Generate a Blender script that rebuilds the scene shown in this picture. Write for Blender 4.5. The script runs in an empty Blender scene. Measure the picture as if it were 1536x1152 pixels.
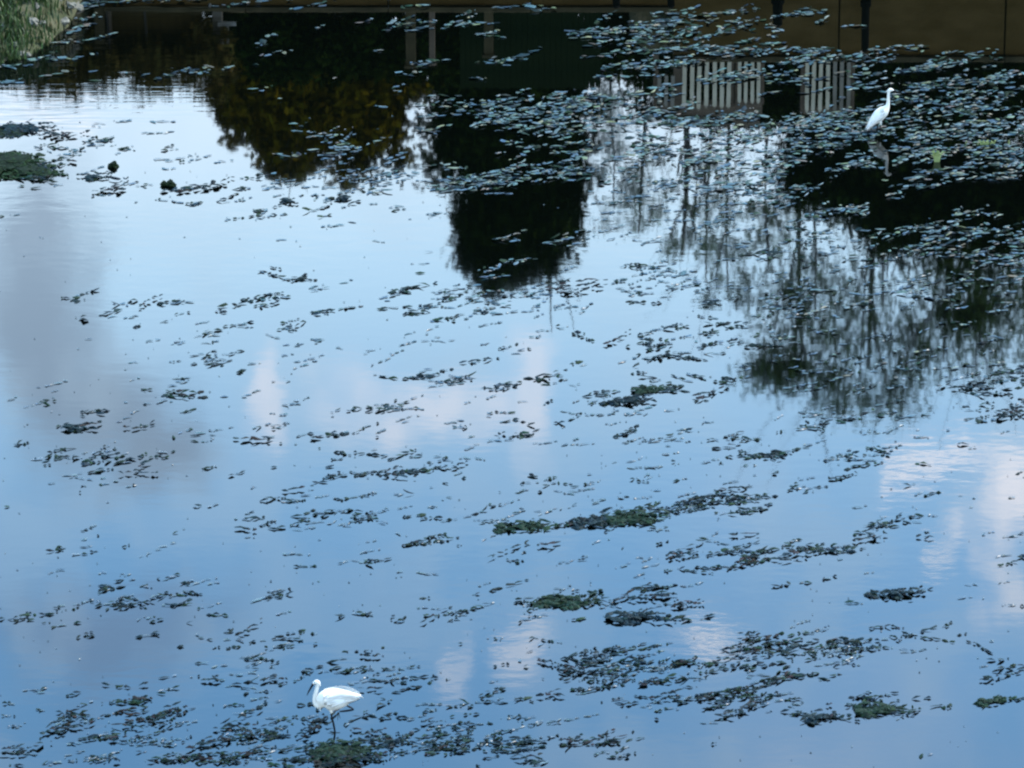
import bpy, bmesh, math, random
import numpy as np
from mathutils import Vector, Matrix, noise
random.seed(7)
rng = np.random.default_rng(7)
R = math.radians
sc = bpy.context.scene
col = sc.collection

# ------------------------------------------------------------------ camera
H = 20.2                      # the photographer stands on a high balcony / bridge
FPX = 8200.0                  # focal length in pixels of a 1536 px wide frame
TH = R(20.56)                 # looking down
cd = bpy.data.cameras.new('camera')
cam = bpy.data.objects.new('camera', cd); col.objects.link(cam)
cam.location = (0, 0, H); cam.rotation_euler = (R(90) - TH, 0, 0)
cd.sensor_width = 36; cd.lens = 36 * FPX / 1536
cd.clip_start = 0.5; cd.clip_end = 6000
sc.camera = cam
CT, ST = math.cos(TH), math.sin(TH)

def ray(u, v):
    x = (u - 768) / FPX; up = (576 - v) / FPX
    return x, CT + up * ST, -ST + up * CT
def G(u, v):                  # a place on the water seen at pixel (u, v); also px per metre there
    x, y, z = ray(u, v); t = H / -z
    return x * t, y * t, FPX / t, -z / math.sqrt(x*x + y*y + z*z)
def RZ(u, v, D):              # a point at distance D whose mirror image is seen at (u, v)
    x, y, z = ray(u, v); t = D / y
    return Vector((x * t, D, -z * t - H))

# ------------------------------------------------------------------ light
SUN_EL, SUN_AZ = R(52), R(62)           # azimuth from +Y (view direction) towards +X
w = bpy.data.worlds.new('World'); sc.world = w; w.use_nodes = True
nt = w.node_tree; N = nt.nodes; Lk = nt.links; N.clear()
def nd(t, **k):
    n = N.new(t)
    for a, b in k.items(): setattr(n, a, b)
    return n
def mth(op, a, b=None, c=None, clamp=False):
    n = nd('ShaderNodeMath', operation=op, use_clamp=clamp)
    for i, q in enumerate((a, b, c)):
        if q is None: continue
        if isinstance(q, (int, float)): n.inputs[i].default_value = q
        else: Lk.new(q, n.inputs[i])
    return n.outputs[0]
def mixc(f, a, b, bt='MIX'):
    n = nd('ShaderNodeMix', data_type='RGBA', blend_type=bt, clamp_factor=True)
    for i, q in ((0, f), (6, a), (7, b)):
        if isinstance(q, (int, float)): n.inputs[i].default_value = q
        elif isinstance(q, tuple): n.inputs[i].default_value = q
        else: Lk.new(q, n.inputs[i])
    return n.outputs[2]
sky = nd('ShaderNodeTexSky', sky_type='NISHITA', sun_disc=False)
sky.sun_elevation = SUN_EL; sky.sun_rotation = SUN_AZ
sky.altitude = 50; sky.air_density = 1.0; sky.dust_density = 0.6; sky.ozone_density = 1.0
tc = nd('ShaderNodeTexCoord')
sep = nd('ShaderNodeSeparateXYZ'); Lk.new(tc.outputs['Generated'], sep.inputs[0])
az = mth('MULTIPLY', mth('ARCTAN2', sep.outputs[0], sep.outputs[1]), 180 / math.pi)
el = mth('MULTIPLY', mth('ARCSINE', sep.outputs[2]), 180 / math.pi)
cmb = nd('ShaderNodeCombineXYZ'); Lk.new(az, cmb.inputs[0]); Lk.new(el, cmb.inputs[1])
def noi(vec, scale, detail, rough, dim='3D'):
    n = nd('ShaderNodeTexNoise', noise_dimensions=dim)
    n.inputs['Scale'].default_value = scale; n.inputs['Detail'].default_value = detail
    n.inputs['Roughness'].default_value = rough; Lk.new(vec, n.inputs['Vector']); return n
nA = noi(tc.outputs['Generated'], 38, 6, .6)
warp = nd('ShaderNodeVectorMath', operation='MULTIPLY_ADD')
sub = nd('ShaderNodeVectorMath', operation='SUBTRACT'); Lk.new(nA.outputs['Color'], sub.inputs[0]); sub.inputs[1].default_value = (.5, .5, .5)
Lk.new(sub.outputs[0], warp.inputs[0]); warp.inputs[1].default_value = (2.6, 2.2, 0); Lk.new(cmb.outputs[0], warp.inputs[2])
def px_dir(u, v):
    x, y, z = ray(u, v)
    return math.degrees(math.atan2(x, y)), math.degrees(math.asin(-z / math.sqrt(x*x + y*y + z*z)))
def cloud(u, v, ru, rv, soft=1.0):
    a, e = px_dir(u, v); k = math.degrees(1 / FPX)
    s = nd('ShaderNodeVectorMath', operation='SUBTRACT'); Lk.new(warp.outputs[0], s.inputs[0]); s.inputs[1].default_value = (a, e, 0)
    m = nd('ShaderNodeVectorMath', operation='MULTIPLY'); Lk.new(s.outputs[0], m.inputs[0]); m.inputs[1].default_value = (1/(ru*k), 1/(rv*k), 0)
    l = nd('ShaderNodeVectorMath', operation='LENGTH'); Lk.new(m.outputs[0], l.inputs[0])
    mr = nd('ShaderNodeMapRange', interpolation_type='SMOOTHSTEP'); Lk.new(l.outputs['Value'], mr.inputs[0])
    mr.inputs[1].default_value = 1.0 + .28*soft; mr.inputs[2].default_value = 1.0 - .45*soft
    return mr.outputs[0]
def total(lst):
    r = lst[0]
    for q in lst[1:]: r = mth('MAXIMUM', r, q)
    return r
hsv = nd('ShaderNodeHueSaturation'); hsv.inputs['Saturation'].default_value = 1.22; Lk.new(sky.outputs[0], hsv.inputs['Color'])
skyc = mixc(1.0, hsv.outputs[0], (.99, 1.17, 1.10, 1), 'MULTIPLY')      # camera white balance leans to cyan
# broken cumulus all over the sky, denser towards the horizon
nB = noi(tc.outputs['Generated'], 5.0, 7, .58)
bg = nd('ShaderNodeMapRange', interpolation_type='SMOOTHSTEP'); Lk.new(nB.outputs['Fac'], bg.inputs[0]); bg.inputs[1].default_value = .58; bg.inputs[2].default_value = .78
low = nd('ShaderNodeMapRange', interpolation_type='SMOOTHSTEP'); Lk.new(el, low.inputs[0]); low.inputs[1].default_value = 23.4; low.inputs[2].default_value = 18.0
vlo = nd('ShaderNodeMapRange', interpolation_type='SMOOTHSTEP'); Lk.new(el, vlo.inputs[0]); vlo.inputs[1].default_value = 19.6; vlo.inputs[2].default_value = 17.3
CL_W = (4.25, 5.15, 6.1, 1); CL_H = (3.85, 5.5, 6.8, 1); CL_P = (5.0, 5.55, 6.5, 1); CL_G = (1.45, 1.85, 2.65, 1)
c1 = mixc(mth('MULTIPLY', bg.outputs[0], .35), skyc, CL_P)
c2 = mixc(mth('MULTIPLY', low.outputs[0], .9), c1, CL_H); c2 = mixc(mth('MULTIPLY', vlo.outputs[0], .85), c2, CL_W)
gm = total([cloud(70, 480, 120, 230, 1.4), cloud(130, 600, 150, 110, 1.5), cloud(230, 680, 130, 70, 1.5), cloud(60, 330, 60, 90, 1.4)])
gm2 = cloud(150, 960, 190, 90, 1.5)
c3 = mixc(mth('MULTIPLY', gm, .82), c2, (1.6, 2.15, 2.9, 1)); c3 = mixc(mth('MULTIPLY', gm2, .5), c3, CL_G)
nW = noi(tc.outputs['Generated'], 60, 4, .55); wv = nd('ShaderNodeMapRange', interpolation_type='SMOOTHSTEP'); Lk.new(nW.outputs['Fac'], wv.inputs[0]); wv.inputs[1].default_value = .42; wv.inputs[2].default_value = .66
c3 = mixc(mth('MULTIPLY', wv.outputs[0], .30), c3, (3.2, 4.4, 5.6, 1))      # thin torn veil
pw = total([cloud(1330, 722, 24, 30, .9), cloud(1362, 695, 38, 20, .9), cloud(1420, 676, 44, 13, 1.0), cloud(1052, 962, 40, 20, .9), cloud(1500, 765, 52, 70, 1.3), cloud(1460, 690, 70, 26, 1.6), cloud(60, 150, 90, 26, 1.3)])
pm = total([cloud(412, 590, 34, 60, 1.0), cloud(768, 590, 46, 100, 1.1), cloud(640, 590, 150, 60, 1.6),
            cloud(1335, 705, 34, 40, .9), cloud(1385, 685, 46, 20, .9), cloud(1440, 675, 40, 16, 1.0), cloud(1500, 760, 66, 90, 1.2), cloud(1495, 890, 40, 40, 1.2),
            cloud(1420, 850, 26, 16, 1.0), cloud(1045, 968, 50, 30, .9), cloud(800, 1010, 44, 50, 1.6), cloud(690, 1030, 24, 40, 1.5)])
nP = noi(tc.outputs['Generated'], 150, 5, .6); puff = nd('ShaderNodeMapRange', interpolation_type='SMOOTHSTEP'); Lk.new(nP.outputs['Fac'], puff.inputs[0]); puff.inputs[1].default_value = .34; puff.inputs[2].default_value = .62; puff.inputs[3].default_value = .5
c4 = mixc(mth('MULTIPLY', pm, mth('MULTIPLY', puff.outputs[0], .9)), c3, CL_P); c4 = mixc(mth('MULTIPLY', pw, mth('MULTIPLY', puff.outputs[0], .95)), c4, (6.3, 6.5, 7.2, 1))
bgn = nd('ShaderNodeBackground'); bgn.inputs['Strength'].default_value = 0.15; Lk.new(c4, bgn.inputs['Color'])
wo = nd('ShaderNodeOutputWorld'); Lk.new(bgn.outputs[0], wo.inputs[0])

sd = bpy.data.lights.new('sun', 'SUN'); sd.energy = 1.3; sd.angle = R(10); sd.color = (1, .95, .88)
so = bpy.data.objects.new('sun', sd); col.objects.link(so); so.location = (20, 40, 60)
sv = Vector((math.sin(SUN_AZ)*math.cos(SUN_EL), math.cos(SUN_AZ)*math.cos(SUN_EL), math.sin(SUN_EL)))
so.rotation_euler = sv.to_track_quat('Z', 'Y').to_euler()
sc.view_settings.view_transform = 'Standard'; sc.view_settings.look = 'None'
sc.view_settings.gamma = 1; sc.view_settings.use_curve_mapping = False
sc.view_settings.exposure = 2.75
sc.render.engine = 'CYCLES'
sc.cycles.filter_width = 2.3
sc.cycles.max_bounces = 6; sc.cycles.use_denoising = True; sc.cycles.denoiser = 'OPENIMAGEDENOISE'
sc.cycles.sample_clamp_indirect = 10

# ------------------------------------------------------------------ materials
def mat(name, base, rough=.8, ior=1.45, spec=.5, var=None, var_scale=6.0, bump=0, bump_scale=30, attr=None, stretch=None):
    m = bpy.data.materials.new(name); m.use_nodes = True
    t = m.node_tree; b = t.nodes['Principled BSDF']
    b.inputs['Base Color'].default_value = (*base, 1); b.inputs['Roughness'].default_value = rough
    b.inputs['IOR'].default_value = ior; b.inputs['Specular IOR Level'].default_value = spec
    tcn = t.nodes.new('ShaderNodeTexCoord'); vec = tcn.outputs['Object']
    if stretch:
        mp = t.nodes.new('ShaderNodeMapping'); mp.inputs['Scale'].default_value = stretch
        t.links.new(vec, mp.inputs[0]); vec = mp.outputs[0]
    src = None
    if var:
        n = t.nodes.new('ShaderNodeTexNoise'); n.inputs['Scale'].default_value = var_scale; n.inputs['Detail'].default_value = 6
        t.links.new(vec, n.inputs['Vector'])
        r = t.nodes.new('ShaderNodeValToRGB'); r.color_ramp.elements[0].position = .35; r.color_ramp.elements[1].position = .65
        r.color_ramp.elements[0].color = (*base, 1); r.color_ramp.elements[1].color = (*var, 1)
        t.links.new(n.outputs['Fac'], r.inputs[0]); src = r.outputs[0]
    if attr:
        a = t.nodes.new('ShaderNodeAttribute'); a.attribute_name = attr
        mx = t.nodes.new('ShaderNodeMix'); mx.data_type = 'RGBA'; mx.blend_type = 'MULTIPLY'; mx.inputs[0].default_value = 1
        if src: t.links.new(src, mx.inputs[6])
        else: mx.inputs[6].default_value = (*base, 1)
        t.links.new(a.outputs['Color'], mx.inputs[7]); src = mx.outputs[2]
    if src: t.links.new(src, b.inputs['Base Color'])
    if bump:
        n = t.nodes.new('ShaderNodeTexNoise'); n.inputs['Scale'].default_value = bump_scale; n.inputs['Detail'].default_value = 5
        t.links.new(vec, n.inputs['Vector'])
        bp = t.nodes.new('ShaderNodeBump'); bp.inputs['Strength'].default_value = 1; bp.inputs['Distance'].default_value = bump
        t.links.new(n.outputs['Fac'], bp.inputs['Height']); t.links.new(bp.outputs[0], b.inputs['Normal'])
    return m
M = {}
# the pond: murky still water, hardly rippled
m = bpy.data.materials.new('pond_water'); m.use_nodes = True; t = m.node_tree; b = t.nodes['Principled BSDF']
b.inputs['Base Color'].default_value = (.0004, .0007, .0005, 1); b.inputs['Roughness'].default_value = 0.026; b.inputs['IOR'].default_value = 1.333
g = t.nodes.new('ShaderNodeNewGeometry')
def wn(scale, sx, sy, det):
    mp = t.nodes.new('ShaderNodeMapping'); mp.inputs['Scale'].default_value = (sx, sy, 1); t.links.new(g.outputs['Position'], mp.inputs[0])
    n = t.nodes.new('ShaderNodeTexNoise'); n.inputs['Scale'].default_value = scale; n.inputs['Detail'].default_value = det
    t.links.new(mp.outputs[0], n.inputs['Vector']); return n.outputs['Fac']
def wm(op, a, b_):
    n = t.nodes.new('ShaderNodeMath'); n.operation = op
    for i, q in enumerate((a, b_)):
        if isinstance(q, (int, float)): n.inputs[i].default_value = q
        else: t.links.new(q, n.inputs[i])
    return n.outputs[0]
fine = wn(1.0, 2.6, 5.0, 3)           # ripples of some 20 cm
broad = wn(1.0, .5, .8, 2)
gust = t.nodes.new('ShaderNodeMapRange'); gust.interpolation_type = 'SMOOTHSTEP'
t.links.new(wn(.16, 1, 1, 2), gust.inputs[0]); gust.inputs[1].default_value = .45; gust.inputs[2].default_value = .62; gust.inputs[3].default_value = .35; gust.inputs[4].default_value = 1.0
# a breath of wind at the left end of the far bank
sx = t.nodes.new('ShaderNodeSeparateXYZ'); t.links.new(g.outputs['Position'], sx.inputs[0])
lw = t.nodes.new('ShaderNodeMapRange'); lw.interpolation_type = 'SMOOTHSTEP'; t.links.new(sx.outputs[1], lw.inputs[0]); lw.inputs[1].default_value = 62.2; lw.inputs[2].default_value = 64.0; lw.inputs[3].default_value = 0; lw.inputs[4].default_value = 1
lx = t.nodes.new('ShaderNodeMapRange'); lx.interpolation_type = 'SMOOTHSTEP'; t.links.new(sx.outputs[0], lx.inputs[0]); lx.inputs[1].default_value = -3.2; lx.inputs[2].default_value = -4.2; lx.inputs[3].default_value = 0; lx.inputs[4].default_value = 1
breeze = wm('MULTIPLY', lw.outputs[0], lx.outputs[0])
rip = wm('MULTIPLY', wn(1.0, 1.2, 9.0, 2), wm('MULTIPLY', breeze, 5.0))
hgt = wm('ADD', wm('MULTIPLY', wm('ADD', fine, wm('MULTIPLY', broad, .8)), gust.outputs[0]), rip)
bp = t.nodes.new('ShaderNodeBump'); bp.inputs['Strength'].default_value = 1; bp.inputs['Distance'].default_value = 0.0005
t.links.new(hgt, bp.inputs['Height']); t.links.new(bp.outputs[0], b.inputs['Normal'])
M['water'] = m
M['dark'] = mat('dark_waterweed', (.004, .010, .011), .6, 1.4, .07, attr='tone')
M['green'] = mat('green_waterweed', (.006, .014, .008), .6, 1.4, .05, attr='tone')
M['wet'] = mat('wet_waterweed', (.012, .026, .029), .34, 1.36, .36, attr='tone')
M['pale'] = mat('sky_sheen_waterweed', (.026, .046, .040), .46, 1.4, .22, attr='tone')  # lighter copy of the weed: sky sheen put into the base colour
M['brown'] = mat('rotting_weed', (.010, .009, .008), .7, 1.4, .07, attr='tone')
M['rock'] = mat('mossy_rock', (.003, .007, .002), .8, 1.45, .04, var=(.009, .011, .006), var_scale=14, bump=.01, bump_scale=40)
M['stone'] = mat('pale_stone', (.06, .055, .042), .85, spec=.2, var=(.12, .11, .085), var_scale=12, bump=.006, bump_scale=60)
M['soil'] = mat('bank_soil', (.022, .026, .010), .9, spec=.1, var=(.055, .050, .028), var_scale=5, bump=.02, bump_scale=20)
M['turf'] = mat('rough_turf', (.030, .045, .014), .9, spec=.1, var=(.06, .065, .028), var_scale=1.5, bump=.02, bump_scale=15)
M['wall'] = mat('stained_concrete', (.080, .049, .014), .9, spec=.05, var=(.115, .072, .024), var_scale=2.2, bump=.006, bump_scale=25, stretch=(1, 1, 2.5))
M['cope'] = mat('wall_coping', (.085, .065, .032), .9, spec=.1, var=(.05, .04, .02), var_scale=4, bump=.004)
M['post'] = mat('tarred_timber', (.002, .002, .002), .8, spec=.05, var=(.004, .004, .003), var_scale=9, bump=.003)
M['picket'] = mat('cream_paint', (.72, .64, .46), .6, var=(.5, .42, .28), var_scale=7, bump=.001, stretch=(1, 1, .3))
M['picket_b'] = mat('weathered_paint', (.22, .19, .14), .75, var=(.32, .29, .23), var_scale=8, stretch=(1, 1, .3))
M['rail'] = mat('brown_timber', (.14, .10, .06), .75, var=(.09, .06, .035), var_scale=10, stretch=(.3, 1, 1))
M['board'] = mat('dark_green_boards', (.006, .012, .004), .8, spec=.03, var=(.012, .018, .006), var_scale=8, stretch=(1, 1, .3))
M['shed'] = mat('brown_boards', (.075, .052, .018), .9, spec=.05, var=(.035, .028, .010), var_scale=5, stretch=(1, 1, .3))
M['grey'] = mat('grey_plaster', (.12, .11, .09), .8, spec=.2, var=(.08, .07, .055), var_scale=6)
M['white'] = mat('white_metal', (.32, .31, .28), .6, var=(.2, .19, .16))
M['bark'] = mat('dark_bark', (.022, .018, .014), .9, var=(.04, .034, .026), var_scale=20, bump=.004)
M['bark_g'] = mat('grey_bark', (.06, .055, .05), .9, var=(.03, .028, .026), var_scale=20, bump=.004)
M['leafA'] = mat('olive_leaves', (.075, .056, .003), .8, spec=.0, attr='tone')
M['leafB'] = mat('deep_green_leaves', (.012, .020, .003), .8, spec=.0, attr='tone')
M['leafC'] = mat('mid_green_leaves', (.07, .11, .035), .75, spec=.0, attr='tone')
M['leafS'] = mat('silver_leaves', (.62, .66, .68), .7, spec=.2, attr='tone')
M['leafO'] = mat('olive_brown_leaves', (.085, .065, .018), .8, spec=.0, attr='tone')
M['grass'] = mat('bank_grass', (.018, .034, .006), .7, spec=.3, attr='tone')
M['straw'] = mat('dry_grass', (.060, .056, .028), .8, spec=.1, attr='tone')
M['feather'] = mat('white_feathers', (.47, .435, .375), .85, spec=.05)
M['wingm'] = mat('wing_feathers', (.46, .425, .37), .85, spec=.05, var=(.31, .28, .245), var_scale=22, stretch=(.4, 3, 3))
M['black'] = mat('black_horn', (.003, .003, .004), .7, spec=.1)
M['yellow'] = mat('yellow_skin', (.012, .011, .006), .7, spec=.1)

# ------------------------------------------------------------------ helpers
def link(name, me, m=None, parent=None):
    o = bpy.data.objects.new(name, me); col.objects.link(o)
    if m is not None and not me.materials: me.materials.append(m)
    if parent is not None: o.parent = parent
    return o
def tag(o, label=None, cat=None, group=None, kind=None):
    if label: o['label'] = label
    if cat: o['category'] = cat
    if group: o['group'] = group
    if kind: o['kind'] = kind
    return o
def thing(name, label, cat, loc=(0, 0, 0), rz=0, group=None):
    o = bpy.data.objects.new(name, None); col.objects.link(o); o.location = loc; o.rotation_euler = (0, 0, rz)
    o.empty_display_size = .2
    return tag(o, label, cat, group)
def mesh_from(name, V, F, tone=None, smooth=False):
    me = bpy.data.meshes.new(name); me.from_pydata([tuple(p) for p in V], [], [tuple(f) for f in F])
    if tone is not None:
        a = me.attributes.new('tone', 'FLOAT_COLOR', 'POINT')
        a.data.foreach_set('color', np.asarray(tone, dtype=np.float32).ravel())
    if smooth: me.polygons.foreach_set('use_smooth', [True] * len(me.polygons))
    me.update(); return me
class MB:
    def __init__(s): s.V = []; s.F = []
    def box(s, c, d, rz=0):
        k = len(s.V); cr, sr = math.cos(rz), math.sin(rz)
        for z in (-1, 1):
            for x, y in ((-1, -1), (1, -1), (1, 1), (-1, 1)):
                X, Y = x*d[0]/2, y*d[1]/2
                s.V.append((c[0] + X*cr - Y*sr, c[1] + X*sr + Y*cr, c[2] + z*d[2]/2))
        s.F += [tuple(k+i for i in f) for f in ((3,2,1,0),(4,5,6,7),(0,1,5,4),(1,2,6,5),(2,3,7,6),(3,0,4,7))]
        return s
    def tube(s, pts, rad, n=6, flat=1.0):
        pts = [Vector(p) for p in pts]; k0 = len(s.V)
        for i, p in enumerate(pts):
            d = (pts[min(i+1, len(pts)-1)] - pts[max(i-1, 0)]).normalized()
            a = d.cross(Vector((0, 1, 0.01)));
            if a.length < .05: a = d.cross(Vector((1, 0, 0)))
            a.normalize(); b_ = d.cross(a).normalized()
            r = rad[i] if isinstance(rad, (list, tuple)) else rad
            ra, rb = r if isinstance(r, tuple) else (r, r)
            for j in range(n):
                q = 2*math.pi*j/n; s.V.append(tuple(p + a*ra*math.cos(q) + b_*rb*math.sin(q)))
        for i in range(len(pts)-1):
            for j in range(n):
                s.F.append((k0+i*n+j, k0+i*n+(j+1) % n, k0+(i+1)*n+(j+1) % n, k0+(i+1)*n+j))
        s.F.append(tuple(k0+j for j in reversed(range(n)))); s.F.append(tuple(k0+(len(pts)-1)*n+j for j in range(n)))
        return s
    def lump(s, c, r, seed=0, rings=6, n=10, amp=.25):
        k0 = len(s.V)
        for i in range(rings+1):
            ph = math.pi*i/rings
            for j in range(n):
                th = 2*math.pi*j/n
                d = Vector((math.sin(ph)*math.cos(th), math.sin(ph)*math.sin(th), math.cos(ph)))
                q = 1 + amp*noise.noise(d*1.7 + Vector((seed*3.1, seed*1.7, 0))) + amp*.5*noise.noise(d*4 + Vector((seed, 0, 5)))
                s.V.append((c[0]+d.x*r[0]*q, c[1]+d.y*r[1]*q, c[2]+d.z*r[2]*q))
        for i in range(rings):
            for j in range(n):
                s.F.append((k0+i*n+j, k0+(i+1)*n+j, k0+(i+1)*n+(j+1) % n, k0+i*n+(j+1) % n))
        return s
    def build(s, name, m, parent=None, bevel=0, smooth=False):
        o = link(name, mesh_from(name, s.V, s.F, smooth=smooth), m, parent)
        if bevel:
            bv = o.modifiers.new('bevel', 'BEVEL'); bv.width = bevel; bv.segments = 1
        return o

# ------------------------------------------------------------------ the setting: water and banks
def grid(name, x0, x1, y0, y1, nx, ny, zf, m, kind='structure'):
    xs = np.linspace(x0, x1, nx); ys = np.linspace(y0, y1, ny)
    V = [(x, y, zf(x, y)) for y in ys for x in xs]
    F = [(j*nx+i, j*nx+i+1, (j+1)*nx+i+1, (j+1)*nx+i) for j in range(ny-1) for i in range(nx-1)]
    o = link(name, mesh_from(name, V, F, smooth=True), m); tag(o, kind=kind); return o
wt = MB(); wt.V = [(-600, -300, 0), (600, -300, 0), (600, 900, 0), (-600, 900, 0)]; wt.F = [(0, 1, 2, 3)]
tag(wt.build('pond_water', M['water']), kind='structure')
WALL_D = 68.75
SL = [(-900, 150), (-200, 120), (0, 92), (40, 86), (75, 62), (108, 34), (122, -4), (134, -14)]
SLW = [G(u, v)[:2] for u, v in SL]
def shore_y(x):
    if x <= SLW[0][0]: return SLW[0][1]
    for (xa, ya), (xb, yb) in zip(SLW, SLW[1:]):
        if x <= xb: return ya + (yb-ya)*(x-xa)/(xb-xa)
    return WALL_D + .25
def bank_z(x, y):
    d = y - shore_y(x) + .18*noise.noise(Vector((x*2.1, y*2.1, 0)))
    if x > SLW[-1][0] + .2:
        b_ = .36 if x < 1.6 else 1.02; k = max(0, min(1, (y-79)/8)); k = k*k*(3-2*k)
        return -.25 if y < WALL_D + .3 else b_ + (.82-b_)*k + .03*(1-k)*noise.noise(Vector((x, y, 0)))
    if y > 85: return .82
    return max(-.3, min(.85, d*.42)) + (.05*noise.noise(Vector((x*5, y*5, 2))) if d > -.3 else 0)
bank = grid('bank', -16, 14, 63.5, 90, 340, 160, bank_z, M['soil'])
far = MB(); far.V = [(-700, 89.8, .8), (700, 89.8, .8), (700, 900, .8), (-700, 900, .8)]; far.F = [(0, 1, 2, 3)]
tag(far.build('land', M['turf']), kind='structure')
sb = MB(); sb.V = [(-700, 66, .5), (-15.9, 66, .5), (-15.9, 90, .8), (-700, 90, .8), (13.9, 68.9, 1), (700, 68.9, 1), (700, 90, .8), (13.9, 90, .8)]
sb.F = [(0, 1, 2, 3), (4, 5, 6, 7)]
tag(sb.build('side_land', M['turf']), kind='structure')

# retaining wall: a low run and a high run, cast in bays with open joints, each bay a piece
def wallrun(name, label, x0, x1, h, bay):
    t_ = thing(name, label, 'wall', ((x0+x1)/2, WALL_D, 0)); n = max(1, round((x1-x0)/bay)); wv = (x1-x0)/n
    for k in range(n):
        cx = x0 + (k+.5)*wv - (x0+x1)/2
        MB().box((cx, .16 + random.uniform(-.008, .008), (h-.4)/2), (wv-.02, .3, h+.4)).build('panel', M['wall'], t_, .008)
        MB().box((cx, .14, h+.035), (wv-.012, .40, .07)).build('coping', M['cope'], t_, .006)
    return t_
xL, xM, xR = SLW[-1][0] + .15, RZ(1010, 0, WALL_D).x, 13.0
wallrun('retaining_wall', 'low brown concrete retaining wall mirrored along the top of the water, behind the dark trees', xL, xM, .30, 1.9)
wallrun('retaining_wall', 'high brown concrete retaining wall mirrored at the upper right behind the two black posts', xM, xR, .98, 2.1)

def post(u, vtop, wpx, label, collar=0):
    D = WALL_D - .35; p = RZ(u, vtop, D); wm_ = wpx / 114.5
    t_ = thing('mooring_post', label, 'post', (p.x, D, 0), random.uniform(-.1, .1), 'black mooring posts by the wall')
    b_ = MB(); b_.tube([(0, 0, -.5), (0, 0, p.z*.5), (.006, 0, p.z)], [wm_/2*1.05, wm_/2, wm_/2*.92], 10); b_.build('shaft', M['post'], t_)
    MB().tube([(0.006, 0, p.z), (.006, 0, p.z+.03)], [wm_/2*.98, wm_/2*.7], 10).build('cap', M['post'], t_)
    if collar: MB().tube([(0, 0, collar-.04), (0, 0, collar+.04)], wm_/2*1.35, 10).build('collar', M['post'], t_)
post(1166, 36, 15, 'shorter black mooring post mirrored at the top edge, left of the egret', .12)
post(1297, 74, 12, 'taller black mooring post whose reflection runs down towards the far egret', .16)
post(924, 8, 12, 'stubby black post mirrored at the top edge above the pale weed')
post(1006, 8, 11, 'second stubby black post mirrored at the top edge, near the fence reflection')

# picket fence panels
def pickets(u0, u1, v0, v1, n, label, weathered=(), toprail=True, botrail=True, D=70.2):
    a, b_ = RZ(u0, v0, D), RZ(u1, v1, D); wd = b_.x - a.x; t_ = thing('picket_fence', label, 'fence', (a.x, D, .98), 0, 'cream picket fence panels on the wall')
    pit = wd / n; z0, z1 = a.z - .98, b_.z - .98
    me = {}
    for k in range(n):
        key = k in weathered
        hgt_ = z1 - z0 - .01
        if key not in me:
            q = MB(); pw = pit*.55
            q.V = [(-pw/2, -.011, 0), (pw/2, -.011, 0), (pw/2, -.011, hgt_-.03), (0, -.011, hgt_), (-pw/2, -.011, hgt_-.03)]
            q.V += [(x, .011, z) for x, y, z in q.V]
            q.F = [(0, 1, 2, 3, 4), (9, 8, 7, 6, 5)] + [(i, i+5, (i+1) % 5+5, (i+1) % 5) for i in range(5)]
            me[key] = mesh_from('picket', q.V, q.F); me[key].materials.append(M['picket_b'] if key else M['picket'])
        o = link('picket', me[key], None, t_); o.location = ((k+.5)*pit, random.uniform(-.004, .004), z0 + random.uniform(-.02, .02))
        o.rotation_euler = (0, random.uniform(-.012, .012), 0)
    if botrail: MB().box((wd/2, .034, z0 + .06), (wd, .04, .09)).build('rail', M['rail'], t_, .004)
    if toprail: MB().box((wd/2, .034, z1 - .02), (wd, .04, .11)).build('rail', M['rail'], t_, .004)
    for x in (0, wd): MB().box((x, .06, z1/2), (.07, .07, z1)).build('fence_post', M['rail'], t_, .005)
    return t_
pickets(1022, 1099, 70, 163, 7, 'cream picket fence panel with seven pickets mirrored left of the narrow dark gap')
pickets(1105, 1142, 72, 157, 4, 'narrow cream picket panel mirrored right of the narrow dark gap', ())
pickets(1206, 1277, 88, 168, 7, 'picket panel half weathered grey, mirrored just left of the far egret', (4, 5, 6), True, False)
pickets(984, 1014, 112, 160, 3, 'short weathered picket panel mirrored at the left end of the fence', (0, 1, 2), True, False)
MB_ = MB().box((0, 0, .1), (1.35, .05, .2)).box((0, .01, .3), (1.3, .03, .12))
p = RZ(1068, 172, 70.5); o = MB_.build('fence_board', M['rail'], None, .005); o.location = (p.x, 70.5, p.z - .2)
tag(o, 'wide brown board capping the fence, mirrored below the cream pickets', 'board')
p = RZ(1056, 60, 69.9); o = MB().box((0, 0, -.08), (.62, .06, .24)).box((0, -.02, -.2), (.55, .03, .05)).build('plinth_board', M['rail'], None, .005); o.location = (p.x, 69.7, p.z)
tag(o, 'small brown board at the foot of the cream pickets, mirrored above them', 'board')

# dark board fence behind the wall, left of centre
def boardfence(u0, u1, vtop, label, m, name='board_fence', D=69.6, base=.3, pit=.075, fill=.94):
    a, b_ = RZ(u0, vtop, D), RZ(u1, vtop, D); wd = b_.x - a.x; n = int(wd/pit); z1 = a.z - base
    t_ = thing(name, label, 'fence', (a.x, D, base)); me = None
    for k in range(n):
        if me is None:
            q = MB().box((0, 0, z1/2), (pit*fill, .022, z1)); me = mesh_from('board', q.V, q.F); me.materials.append(m)
        o = link('board', me, None, t_); o.location = ((k+.5)*pit, random.uniform(-.006, .006), random.uniform(-.015, .015))
    for z in (z1*.2, z1*.85): MB().box((wd/2, .035, z), (wd, .04, .07)).build('rail', M['post'], t_)
    return t_
boardfence(690, 905, 132, 'dark green vertical board fence mirrored between the dark trees and the pale weed', M['board'])
boardfence(118, 312, 112, 'brown vertical board fence mirrored at the upper left above the bright water', M['shed'], D=69.4, base=.25, pit=.11, fill=1.02)
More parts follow.
